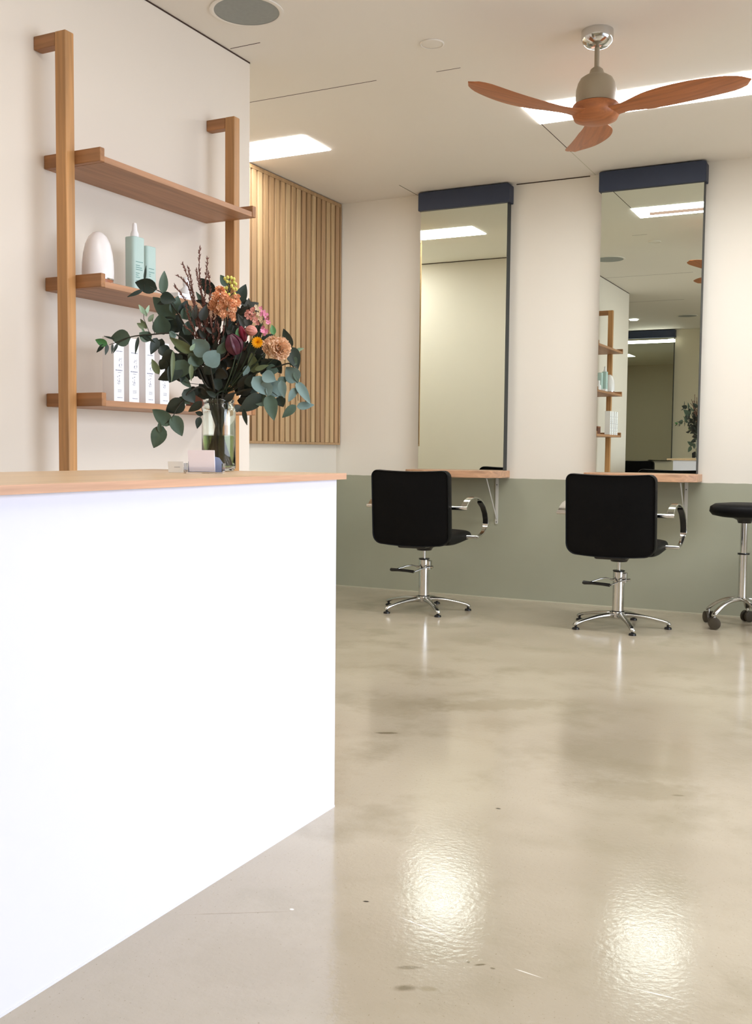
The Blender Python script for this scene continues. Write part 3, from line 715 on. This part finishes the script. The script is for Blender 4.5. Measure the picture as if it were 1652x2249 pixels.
LEAFM = {
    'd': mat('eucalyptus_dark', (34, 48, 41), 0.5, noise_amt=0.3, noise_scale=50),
    'g': mat('eucalyptus_grey_green', (72, 92, 78), 0.55, noise_amt=0.25, noise_scale=40),
    'b': mat('eucalyptus_blue_green', (110, 134, 132), 0.55, noise_amt=0.2, noise_scale=40),
    'o': mat('olive_leaf', (96, 108, 74), 0.5, noise_amt=0.25, noise_scale=40),
    'l': mat('pale_young_leaf', (150, 176, 150), 0.5, noise_amt=0.2, noise_scale=40),
    'v': mat('bright_green_leaf', (76, 132, 78), 0.45, noise_amt=0.2, noise_scale=40),
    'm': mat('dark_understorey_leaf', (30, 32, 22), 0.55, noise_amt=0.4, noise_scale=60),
}
LK = list(LEAFM); LML = [LEAFM[k] for k in LK]
M_STEM = mat('brown_green_stem', (40, 38, 26), 0.6, noise_amt=0.2)
M_STEMG = mat('green_stem', (36, 50, 26), 0.6, noise_amt=0.2)
rl = random.Random(11)
def leaf(bm, base, tip, width, mi, curl=0.12, roll=None, thick=0.0005):
    ax = tip-base; L = ax.length; ax.normalize()
    view = (EYE - (base+VC)).normalized()
    side = ax.cross(view).normalized(); nrm = side.cross(ax).normalized()
    if roll is None: roll = rl.uniform(-0.6, 0.6)
    side, nrm = side*math.cos(roll)+nrm*math.sin(roll), nrm*math.cos(roll)-side*math.sin(roll)
    N = 8; top, bot = [], []
    for i in range(N+1):
        s = i/N; hw = width/2*(math.sin(PI*s**0.72))**0.8 if 0 < s < 1 else 0.0008
        c = base + ax*(L*s) - nrm*(curl*L*(s-0.3)**2)
        row_t, row_b = [], []
        for q in (-1, -0.5, 0, 0.5, 1):
            p = c + side*(hw*q) + nrm*(abs(q)*hw*0.22)
            row_t.append(bm.verts.new(p+nrm*thick)); row_b.append(bm.verts.new(p-nrm*thick))
        top.append(row_t); bot.append(row_b)
    for i in range(N):
        for j in range(4):
            bm.faces.new((top[i][j], top[i][j+1], top[i+1][j+1], top[i+1][j])).material_index = mi
            bm.faces.new((bot[i][j], bot[i+1][j], bot[i+1][j+1], bot[i][j+1])).material_index = mi
        for j in (0, 4): bm.faces.new((top[i][j], top[i+1][j], bot[i+1][j], bot[i][j])).material_index = mi
def smoothpath(pts, n=4):
    out = []
    P_ = [pts[0]] + list(pts) + [pts[-1]]
    for i in range(1, len(P_)-2):
        for k in range(n):
            s = k/n; a, b_, c, d = P_[i-1], P_[i], P_[i+1], P_[i+2]
            out.append(0.5*((2*b_) + (c-a)*s + (2*a-5*b_+4*c-d)*s*s + (3*b_-a-3*c+d)*s**3))
    out.append(P_[-2]); return out
SLOT = [0]
def root_points():
    """bottom and neck of one stem inside the jar"""
    k = SLOT[0]; SLOT[0] += 1
    a = k*2.399; r1 = 0.006+0.026*math.sqrt(((k*7) % 11)/11); r2 = 0.005+0.024*math.sqrt(((k*5) % 9)/9)
    return [VC+Vector((r1*math.cos(a+2.6), r1*math.sin(a+2.6), 0.016)), VC+Vector((0.5*(r1*math.cos(a+2.6)+r2*math.cos(a)), 0.5*(r1*math.sin(a+2.6)+r2*math.sin(a)), 0.11)), VC+Vector((r2*math.cos(a), r2*math.sin(a), 0.205))]
def branch(label, stem, leaves, w0=0.0, rad=0.0017, smat=None, extra_twigs=()):
    t = thing('eucalyptus_branch', label, 'foliage', VC, 0, 'eucalyptus branches in the bouquet')
    inv = -VC
    pts = root_points() + [bq(x, y, w_) for x, y, w_ in stem]
    pts = [p+inv for p in smoothpath(pts)]
    n = len(pts); bm = T(pts, [0.0038*(1-i/n)+rad*(0.35+0.4*(1-i/n)) for i in range(n)], 7)
    for tw in extra_twigs: tube(bm, [bq(x, y, w_)+inv for x, y, w_ in tw], 0.0009, 6)
    obj('stem', bm, smat or M_STEM, t, smooth=True)
    bm = bmesh.new()
    for lf in leaves:
        bx, by, tx, ty, wd, k = lf[:6]; w_ = lf[6] if len(lf) > 6 else w0
        dw = rl.uniform(-0.012, 0.012)
        leaf(bm, bq(bx, by, w_)+inv, bq(tx, ty, w_+dw)+inv, wd*PXM*1.12, LK.index(k), roll=rl.uniform(-0.35, 0.35))
    obj('leaves', bm, LML, t, smooth=True)
    return t
branch('eucalyptus branch reaching up in front of the second shelf board, upper left',
    [(470, 830, .0), (420, 740, .01), (385, 680, .02), (357, 645, .03), (343, 636, .03)],
    [(345, 634, 296, 620, 29, 'd', .03), (314, 637, 280, 652, 8, 'd', .03), (317, 616, 321, 583, 5, 'd', .03), (358, 645, 361, 594, 18, 'g', .03), (352, 652, 386, 660, 25, 'd', .03), (366, 662, 345, 668, 9, 'd', .03),
     (385, 700, 334, 652, 34, 'g', .01), (380, 690, 392, 650, 26, 'g', .01), (360, 735, 350, 690, 38, 'g', .0), (390, 720, 345, 705, 34, 'd', .0), (400, 700, 420, 672, 24, 'g', .02), (395, 690, 412, 660, 20, 'd', .02), (405, 735, 428, 700, 24, 'g', .02), (375, 730, 395, 690, 34, 'd', -.01), (420, 760, 396, 722, 34, 'd', -.01)],
    extra_twigs=[[(385, 670, .02), (360, 645, .03), (330, 630, .03)], [(318, 636, .03), (316, 605, .03)]])
branch('longest eucalyptus branch, reaching far left across the white cartons',
    [(460, 850, .02), (430, 780, .03), (388, 735, .04), (330, 735, .05), (287, 740, .05), (255, 752, .05), (240, 757, .05)],
    [(287, 742, 243, 742, 33, 'g', .05), (236, 757, 209, 746, 15, 'v', .05), (229, 756, 212, 774, 8, 'd', .05), (236, 757, 232, 779, 8, 'd', .05), (247, 756, 246, 776, 5, 'd', .05), (251, 745, 228, 738, 4, 'd', .05), (331, 748, 306, 730, 24, 'g', .05), (304, 740, 297, 777, 7, 'd', .05), (258, 755, 249, 775, 6, 'd', .05),
     (345, 742, 332, 778, 19, 'd', .04), (356, 744, 350, 772, 16, 'd', .04), (312, 735, 340, 752, 7, 'd', .05), (318, 720, 301, 710, 11, 'o', .04), (322, 722, 308, 700, 9, 'o', .04), (318, 690, 305, 669, 9, 'l', .04), (320, 690, 328, 670, 7, 'l', .04), (322, 695, 316, 678, 6, 'l', .04), (326, 706, 338, 690, 10, 'o', .04), (318, 735, 310, 716, 5, 'l', .04), (384, 740, 372, 728, 12, 'g', .05), (372, 738, 388, 735, 18, 'b', .05)],
    extra_twigs=[[(330, 735, .05), (316, 700, .04), (316, 680, .04)], [(287, 740, .05), (262, 752, .05), (249, 773, .05)], [(340, 735, .05), (335, 700, .04)]])
branch('low eucalyptus branch drooping left beneath the bottom shelf board',
    [(462, 868, .03), (440, 850, .04), (415, 862, .05), (405, 875, .05), (388, 898, .05), (380, 914, .05), (362, 932, .05)],
    [(405, 880, 364, 905, 32, 'd', .05), (378, 932, 334, 899, 28, 'g', .05), (380, 912, 400, 958, 27, 'g', .05), (358, 936, 337, 984, 31, 'g', .05), (352, 950, 350, 925, 10, 'g', .05), (404, 856, 428, 884, 27, 'd', .05), (396, 826, 420, 852, 15, 'g', .05), (401, 820, 398, 840, 12, 'd', .05), (444, 882, 414, 905, 17, 'd', .04), (446, 911, 429, 905, 10, 'd', .04), (439, 916, 433, 941, 13, 'd', .04), (394, 872, 418, 888, 12, 'g', .05), (446, 865, 431, 850, 24, 'd', .02), (455, 850, 436, 862, 24, 'd', .02)],
    extra_twigs=[[(445, 845, .04), (418, 842, .05), (405, 838, .05)], [(440, 880, .04), (445, 905, .04), (438, 920, .04)]])
branch('dense dark eucalyptus branch hanging over the fourth white carton',
    [(455, 850, .04), (430, 800, .05), (400, 775, .06), (380, 790, .06)],
    [(400, 812, 347, 834, 25, 'd', .06), (392, 800, 372, 840, 30, 'd', .06), (388, 780, 355, 790, 34, 'd', .06), (400, 780, 362, 815, 30, 'd', .06), (424, 775, 372, 742, 20, 'o', .07), (405, 790, 395, 830, 36, 'g', .065), (380, 770, 378, 838, 9, 'o', .07), (420, 780, 438, 805, 30, 'g', .07), (420, 800, 420, 836, 9, 'o', .08), (412, 795, 440, 790, 36, 'g', .06), (410, 760, 382, 765, 26, 'g', .06), (349, 822, 333, 788, 14, 'o', .06), (352, 760, 372, 785, 24, 'd', .05), (418, 770, 428, 755, 8, 'l', .08), (430, 820, 408, 815, 26, 'd', .05), (365, 790, 352, 812, 20, 'd', .06)])
branch('grey-blue eucalyptus branch at the centre in front of the purple tulip',
    [(470, 850, .06), (462, 800, .07), (470, 765, .075)],
    [(458, 778, 422, 746, 36, 'b', .08), (452, 802, 482, 770, 36, 'b', .08), (478, 776, 504, 748, 18, 'g', .08), (450, 790, 425, 790, 22, 'g', .07), (440, 770, 452, 745, 18, 'g', .07), (470, 800, 448, 822, 26, 'd', .06), (474, 815, 500, 828, 22, 'm', .05)])
branch('dark eucalyptus branch rising behind the orange stock flower',
    [(490, 840, -.02), (490, 740, -.03), (500, 660, -.03), (520, 640, -.03)],
    [(473, 645, 438, 611, 25, 'd', -.02), (500, 628, 484, 604, 17, 'g', -.03), (522, 668, 540, 624, 24, 'd', -.03), (536, 672, 524, 640, 16, 'd', -.03), (530, 692, 568, 664, 30, 'm', -.03), (540, 690, 566, 680, 22, 'm', -.03), (540, 672, 534, 652, 12, 'g', -.03), (430, 660, 460, 668, 7, 'm', -.02), (520, 700, 545, 712, 26, 'm', -.03), (455, 680, 430, 640, 12, 'g', -.04)])
branch('eucalyptus branch with a long pale leaf, arching to the far right',
    [(500, 860, .02), (560, 820, .04), (610, 805, .05), (640, 800, .05), (652, 835, .05), (655, 880, .05)],
    [(640, 765, 622, 722, 20, 'd', .04), (636, 762, 655, 810, 28, 'd', .05), (650, 770, 667, 765, 7, 'l', .04), (655, 838, 628, 806, 32, 'b', .05), (651, 838, 682, 886, 19, 'b', .05), (652, 893, 690, 889, 16, 'b', .05), (650, 852, 634, 882, 15, 'b', .05), (650, 890, 620, 917, 17, 'g', .05), (648, 815, 655, 840, 12, 'g', .05), (602, 735, 597, 713, 12, 'v', .04), (648, 858, 638, 868, 12, 'd', .045), (600, 790, 618, 820, 22, 'd', .03), (640, 790, 652, 800, 20, 'g', .05)])
branch('wide blue-green eucalyptus branch spreading low on the right of the jar',
    [(500, 868, .03), (545, 855, .05), (585, 855, .06), (610, 870, .06)],
    [(576, 822, 606, 836, 26, 'b', .07), (556, 828, 590, 868, 30, 'b', .07), (590, 840, 618, 872, 34, 'b', .06), (618, 835, 624, 874, 17, 'b', .075), (590, 866, 602, 923, 27, 'g', .06), (574, 866, 526, 905, 30, 'd', .06), (535, 898, 542, 934, 10, 'd', .06), (600, 850, 568, 855, 30, 'b', .065), (612, 870, 622, 894, 22, 'd', .05), (560, 870, 592, 890, 26, 'g', .05), (545, 803, 535, 826, 14, 'b', .05), (585, 810, 612, 815, 22, 'g', .05), (572, 820, 600, 806, 26, 'd', .04), (548, 850, 552, 822, 22, 'd', .04), (526, 890, 520, 905, 16, 'd', .05), (600, 880, 584, 895, 18, 'g', .05), (610, 840, 632, 830, 16, 'g', .05)])
branch('dark green leafy branch between the yellow strawflower and the carnations',
    [(505, 850, .02), (545, 810, .04), (575, 790, .05)],
    [(560, 820, 552, 775, 22, 'o', .04), (575, 810, 610, 790, 24, 'd', .04), (575, 790, 600, 812, 20, 'd', .05), (548, 800, 580, 782, 24, 'd', .03), (540, 830, 566, 800, 22, 'm', .03), (560, 812, 590, 802, 10, 'o', .06), (540, 780, 560, 766, 18, 'm', .04), (525, 720, 520, 750, 10, 'v', .05), (575, 780, 562, 800, 20, 'd', .04)])
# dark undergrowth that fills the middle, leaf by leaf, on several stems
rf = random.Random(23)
for nm, xs_, ys_ in (('dark leaves filling the middle left above the jar', (415, 480), (700, 870)), ('dark leaves filling the middle above the jar mouth', (455, 530), (740, 880)), ('dark leaves filling the middle right above the jar', (495, 570), (690, 870)), ('dark leaves packed just above the rim of the jar', (455, 535), (800, 885))):
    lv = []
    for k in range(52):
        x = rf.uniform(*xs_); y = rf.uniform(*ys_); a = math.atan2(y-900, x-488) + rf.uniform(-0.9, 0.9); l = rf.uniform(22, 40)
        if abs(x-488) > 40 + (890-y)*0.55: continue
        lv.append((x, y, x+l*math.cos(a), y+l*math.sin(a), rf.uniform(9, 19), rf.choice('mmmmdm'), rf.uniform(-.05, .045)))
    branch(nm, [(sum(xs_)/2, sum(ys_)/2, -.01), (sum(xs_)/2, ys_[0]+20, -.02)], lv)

# heather-like brown sprigs
M_HEATH = mat('brown_heather', (104, 62, 50), 0.7, noise_amt=0.35, noise_scale=90)
def sprig(label, path, twigs, m=M_HEATH, dens=1.5, size=0.0050):
    t = thing('heather_sprig', label, 'flower stem', VC, 0, 'brown heather sprigs')
    pts = smoothpath(root_points() + [bq(*p) for p in path]); n = len(pts)
    inv = -VC
    obj('stem', T([p+inv for p in pts], [0.0019*(1-i/n)+0.0006 for i in range(n)], 6), M_STEM, t, smooth=True)
    bm = bmesh.new()
    for tw in [path[1:]] + list(twigs):
        P_ = smoothpath([bq(*p) for p in tw])
        tube(bm, [p+inv for p in P_], 0.0010, 5)
        for a_, b_ in zip(P_, P_[1:]):
            m_ = max(1, int((b_-a_).length/PXM/dens))
            for k in range(m_):
                c = a_.lerp(b_, k/m_)+inv; d = (b_-a_).normalized()
                v_ = Vector((rf.uniform(-1, 1), rf.uniform(-1, 1), rf.uniform(-0.3, 1))).normalized()
                tube(bm, [c, c+(v_*0.8+d*0.7)*size*0.6, c+(v_*0.8+d*0.9)*size*rf.uniform(0.9, 1.5)], [0.0010, 0.0014, 0.0003], 4)
    obj('buds', bm, m, t, smooth=False)
    return t
sprig('tallest thin brown heather sprig at the top of the bouquet', [(470, 840, -.02), (458, 740, -.02), (446, 660, -.01), (438, 600, 0), (439, 543, 0)], [[(448, 680, -.01), (452, 620, 0), (456, 566, 0)], [(446, 660, 0), (436, 620, 0), (432, 590, 0)], [(456, 700, 0), (462, 640, 0), (457, 596, 0)]])
sprig('brown heather sprig leaning left, its tip just above the second shelf', [(465, 845, 0), (448, 760, .01), (432, 690, .01), (416, 620, .01), (400, 577, .01)], [[(436, 700, .01), (420, 650, .01), (410, 622, .01), (388, 604, .01)], [(430, 680, .01), (424, 640, .01), (414, 588, .01)], [(438, 720, .01), (410, 665, .01), (383, 626, .01)]])
sprig('short bushy brown heather sprig left of the orange stock', [(468, 850, .02), (452, 790, .03), (440, 730, .03), (436, 680, .03)], [[(445, 760, .03), (420, 710, .03), (408, 670, .03)], [(446, 750, .03), (455, 700, .03), (458, 665, .03)], [(448, 770, .03), (425, 735, .03), (404, 715, .03)], [(450, 770, .03), (470, 730, .03), (474, 705, .03)], [(444, 740, .03), (430, 700, .03), (424, 660, .03)]], dens=1.3)
sprig('dark brown heather sprig in the middle beneath the orange stock', [(478, 850, .03), (472, 790, .04), (468, 740, .04), (462, 700, .04)], [[(472, 790, .04), (450, 750, .04), (444, 720, .04)], [(474, 790, .04), (488, 750, .04), (492, 715, .04)], [(470, 770, .04), (480, 740, .04), (478, 710, .04)], [(474, 800, .04), (500, 780, .03), (510, 760, .03)], [(470, 800, .05), (448, 790, .05), (436, 770, .05)]], dens=1.3)

sprig('bushy brown heather sprig filling the gap left of the stock stem', [(474, 850, .0), (462, 780, .01), (456, 720, .01), (462, 665, .01)], [[(460, 760, .01), (440, 715, .01), (430, 672, .01)], [(460, 750, .01), (474, 715, .01), (478, 690, .01)], [(458, 740, .01), (448, 700, .01), (446, 655, .01)], [(462, 770, .01), (432, 745, .01), (414, 700, .01)], [(458, 730, .01), (468, 700, .01), (470, 672, .01)], [(462, 790, .01), (484, 750, .01), (500, 712, .01)]], dens=1.1, size=0.006)
sprig('dark brown heather sprig behind the plum tulip', [(484, 850, .0), (490, 790, .0), (500, 730, .0), (512, 700, .0)], [[(492, 780, .0), (482, 740, .0), (484, 705, .0)], [(494, 770, .0), (512, 735, .0), (526, 705, .0)], [(490, 800, .0), (520, 780, .0), (545, 760, .0)], [(496, 750, .0), (496, 725, .0), (500, 702, .0)], [(488, 810, .0), (465, 790, .0), (448, 765, .0)]], dens=1.1, size=0.006)
# petalled flowers
def petal_blob(bm, c, rad, n, wav, squash=1.0, seed=0, mi=0, ax=None):
    """ruffled flower: many wavy petals fanning over a dome"""
    rs = random.Random(seed); ax = (ax or (EYE-c)).normalized(); s1, s2 = frame_for(ax)
    ellip(bm, c, ax, rad*1.3, rad*0.66, 14, 8, mi)
    for k in range(n):
        th = rs.uniform(0, 2*PI); el = math.sqrt(rs.random())*1.35
        d = (ax*math.cos(el) + (s1*math.cos(th)+s2*math.sin(th))*math.sin(el)).normalized()
        side = d.cross(ax) if abs(d.dot(ax)) < 0.98 else s1
        side = (side.normalized() + Vector((rs.uniform(-.4, .4), rs.uniform(-.4, .4), rs.uniform(-.4, .4)))).normalized()
        L = rad*rs.uniform(0.86, 1.06); hw = rad*rs.uniform(0.36, 0.52); ph = rs.uniform(0, 6)
        up = side.cross(d).normalized()
        rows = []
        for i in range(5):
            s = 0.35 + 0.65*i/4; row = []
            for j in range(8):
                q = (j/7-0.5)*2; wv = wav*rad*math.sin(q*7+ph)*s*s
                edge = L*(1-0.16*q*q + (0.04*math.sin(q*11+ph) if i == 4 else 0))
                row.append(bm.verts.new(c + d*edge*s*squash + side*hw*q*s + up*(wv + 0.10*rad*s)))
            rows.append(row)
        for i in range(4):
            for j in range(7): bm.faces.new((rows[i][j], rows[i][j+1], rows[i+1][j+1], rows[i+1][j])).material_index = mi
def ellip(bm, c, d, L, rw, n=10, m_=8, mi=0, rib=0.0):
    d = d.normalized(); s1, s2 = frame_for(d); rings = []
    for i in range(m_+1):
        s = i/m_; r_ = rw*math.sin(PI*min(0.999, max(0.001, s)))**0.7
        rings.append([bm.verts.new(c + d*L*(s-0.5) + (s1*math.cos(2*PI*k/n)+s2*math.sin(2*PI*k/n))*r_*(1+rib*(k % 2))) for k in range(n)])
    for a_, b_ in zip(rings, rings[1:]):
        for k in range(n): bm.faces.new((a_[k], a_[(k+1) % n], b_[(k+1) % n], b_[k])).material_index = mi
def flower(name, label, cat, path, build, m, part='bloom', group=None, smat=None, rad=0.0018):
    t = thing(name, label, cat, VC, 0, group); inv = -VC
    pts = smoothpath(root_points() + [bq(*p) for p in path])
    obj('stem', T([p+inv for p in pts], rad, 7), smat or M_STEMG, t, smooth=True)
    bm = bmesh.new(); build(bm); bmesh.ops.translate(bm, verts=bm.verts, vec=inv)
    obj(part, bm, m, t, smooth=True)
    return t
M_PEACH = mat('peach_petals', (250, 214, 184), 0.6, noise_amt=0.12, noise_scale=60, Subsurface_Weight=0.0)
M_ORANGE = mat('apricot_petals', (244, 190, 152), 0.6, noise_amt=0.18, noise_scale=60)
M_BUDY = mat('yellow_green_buds', (206, 200, 100), 0.55, noise_amt=0.15)
M_PURPLE = mat('dark_plum_petals', (78, 26, 46), 0.45, noise_amt=0.35, noise_scale=70)
M_MAG = mat('crimson_petals', (130, 24, 52), 0.5, noise_amt=0.3, noise_scale=70)
M_YEL = mat('golden_straw_petals', (250, 180, 10), 0.45, noise_amt=0.1)
M_YELC = mat('orange_straw_petals', (200, 90, 20), 0.5, noise_amt=0.1)
M_PINK = mat('pink_petals', (214, 130, 158), 0.55, noise_amt=0.2, noise_scale=80)
M_DUSTY = mat('dusty_pink_petals', (196, 130, 118), 0.55, noise_amt=0.2, noise_scale=80)
M_CREAM = mat('cream_petals', (222, 200, 168), 0.55, noise_amt=0.1)
P_ = PXM
flower('carnation', 'left lobed peach carnation, half tucked behind the other one', 'flower', [(510, 850, .03), (560, 800, .05), (590, 765, .06)], lambda bm: petal_blob(bm, bq(598, 760, .06), 23*P_, 80, 0.07, seed=1), M_PEACH, group='peach carnations')
flower('carnation', 'right ruffled peach carnation in front of the timber slats', 'flower', [(515, 855, .03), (575, 810, .05), (608, 780, .07)], lambda bm: petal_blob(bm, bq(614, 766, .075), 26*P_, 95, 0.07, seed=2), M_PEACH, group='peach carnations')
def stockb(bm):
    for i, (x, y, r_) in enumerate([(484, 636, 12), (476, 652, 13), (494, 652, 12), (470, 668, 12), (486, 670, 14), (502, 662, 11), (478, 684, 11), (490, 690, 11), (512, 676, 11), (509, 690, 9), (520, 664, 10), (512, 700, 7), (463, 676, 7), (521, 652, 8)]):
        petal_blob(bm, bq(x, y, .03+0.01*(i % 3)), r_*P_*1.05, 16, 0.16, seed=20+i)
st = flower('stock_flower', 'apricot orange stock flower with yellow buds at the top', 'flower', [(486, 845, .01), (492, 760, .02), (498, 690, .02), (503, 640, .02), (504, 612, .02)], stockb, M_ORANGE)
bm = bmesh.new()
for x, y in [(494, 612), (500, 609), (508, 610), (514, 613), (499, 618), (506, 620), (514, 620), (518, 624), (492, 634), (498, 632), (495, 643), (503, 647), (513, 634), (519, 635), (509, 628), (516, 646)]:
    ellip(bm, bq(x, y, .03+rf.uniform(-.005, .01)), Vector((rf.uniform(-.4, .4), rf.uniform(-.4, .4), 1)), 9*P_, 3.4*P_)
bmesh.ops.translate(bm, verts=bm.verts, vec=-VC); obj('buds', bm, M_BUDY, st, smooth=True)
bm = bmesh.new()
for x, y in [(497, 636), (508, 632), (505, 645), (500, 626)]: tube(bm, [bq(503, y+14, .022)-VC, bq(x, y, .027)-VC], 0.0012, 6)
obj('bud_stalk', bm, M_STEMG, st, smooth=True)
def tulip(cx, cy, w_, L, wd, ang, n, seed):
    def f(bm):
        rs = random.Random(seed); c = bq(cx, cy, w_); d = (RT*math.cos(R(ang)) + UP*math.sin(R(ang)) + (-fw)*0.35).normalized()
        s1, s2 = frame_for(d)
        for k in range(n):
            a = 2*PI*k/n; o_ = s1*math.cos(a)+s2*math.sin(a); sd = d.cross(o_)
            rows = []
            for i in range(9):
                s = i/8; bul = math.sin(PI*(0.12+0.80*s))**0.8; hw = wd*P_*0.40*math.sin(PI*min(0.97, 0.1+0.86*s))**0.7
                row = []
                for j in range(5):
                    q = (j-2)/2
                    row.append(bm.verts.new(c + d*(L*P_*(s-0.5)) + o_*(wd*P_*0.46*bul*(1-0.22*q*q)*(1-0.10*(k % 2))) + sd*hw*q))
                rows.append(row)
            for i in range(8):
                for j in range(4): bm.faces.new((rows[i][j], rows[i][j+1], rows[i+1][j+1], rows[i+1][j]))
        ellip(bm, c - d*(L*P_*0.1), d, L*P_*0.7, wd*P_*0.33)
    return f
flower('tulip', 'dark plum tulip at the centre of the bouquet', 'flower', [(495, 850, .05), (510, 810, .07), (518, 780, .075)], tulip(513, 756, .08, 44, 40, 108, 7, 4), M_PURPLE)
flower('tulip', 'narrow crimson flower bud between the plum tulip and the strawflower', 'flower', [(500, 850, .03), (525, 790, .05), (533, 760, .05)], tulip(533, 733, .055, 34, 17, 105, 5, 5), M_MAG)
flower('protea_bud', 'striped dusty pink bud above the yellow strawflower', 'flower', [(505, 850, .03), (540, 790, .05), (552, 745, .055)], lambda bm: ellip(bm, bq(552, 726, .065), RT+UP*-0.25+fw*-0.2, 29*P_, 10.5*P_, 24, 10, rib=0.12), M_DUSTY)
def straw(bm):
    c = bq(565, 752, .08); d = (EYE-c).normalized(); s1, s2 = frame_for(d)
    for ring, (rr_, n, tilt) in enumerate(((13, 16, 0.25), (11, 15, 0.5), (8.5, 13, 0.8), (6, 10, 1.1), (3, 7, 1.4))):
        for k in range(n):
            a = 2*PI*(k+0.5*(ring % 2))/n; o_ = s1*math.cos(a)+s2*math.sin(a); sd = d.cross(o_)
            b0 = c + o_*(rr_*0.25*P_) + d*(ring*0.6*P_); e = b0 + (o_*math.cos(tilt)+d*math.sin(tilt))*(rr_*0.8*P_)
            vs = [bm.verts.new(p) for p in (b0-sd*1.2*P_, b0.lerp(e, .6)-sd*2.3*P_+d*0.5*P_, e, b0.lerp(e, .6)+sd*2.3*P_+d*0.5*P_, b0+sd*1.2*P_)]
            bm.faces.new(vs)
    ellip(bm, c-d*2*P_, d, 10*P_, 9*P_)
flower('strawflower', 'bright golden yellow strawflower near the carnations', 'flower', [(505, 850, .04), (545, 800, .06), (562, 768, .07)], straw, M_YEL)
def waxf(cl, seed):
    def f(bm):
        rs = random.Random(seed)
        for i, (x, y, r_) in enumerate(cl):
            c = bq(x, y, .03+rs.uniform(-.01, .02)); d = ((EYE-c).normalized()+Vector((rs.uniform(-.5, .5), rs.uniform(-.5, .5), rs.uniform(-.3, .6)))).normalized(); s1, s2 = frame_for(d)
            for k in range(5):
                a = 2*PI*k/5+rs.random(); o_ = s1*math.cos(a)+s2*math.sin(a); sd = d.cross(o_); r1 = r_*P_
                vs = [bm.verts.new(p) for p in (c, c+o_*r1*.4-sd*r1*.38+d*r1*.15, c+o_*r1*.9-sd*r1*.3+d*r1*.3, c+o_*r1+d*r1*.35, c+o_*r1*.9+sd*r1*.3+d*r1*.3, c+o_*r1*.4+sd*r1*.38+d*r1*.15)]
                bm.faces.new(vs)
            ellip(bm, c+d*r_*.1*P_, d, r_*.5*P_, r_*.25*P_, 8, 5)
    return f
flower('wax_flower', 'dusty pink wax flower cluster below the dark upper leaf', 'flower', [(500, 840, 0), (535, 760, .02), (555, 700, .02)], waxf([(545, 687, 7), (553, 684, 7), (549, 697, 8), (557, 692, 6), (560, 703, 7), (566, 710, 6), (541, 692, 5), (557, 678, 5)], 31), M_DUSTY, group='wax flower sprigs')
flower('wax_flower', 'mauve pink wax flower sprig beside the slats', 'flower', [(503, 845, 0), (550, 770, .02), (578, 705, .02), (582, 690, .02)], waxf([(573, 677, 5), (577, 685, 7), (583, 692, 7), (587, 700, 7), (589, 708, 6), (574, 690, 5), (580, 722, 7), (576, 728, 6), (584, 728, 6), (582, 735, 4)], 32), M_PINK, group='wax flower sprigs')
flower('wax_flower', 'cream wax flower sprig among the pink ones', 'flower', [(503, 845, 0), (545, 770, .02), (568, 705, .02), (566, 680, .02)], waxf([(564, 678, 5), (567, 690, 5), (572, 700, 6), (576, 706, 5), (560, 688, 4), (562, 672, 4)], 33), M_CREAM, group='wax flower sprigs')
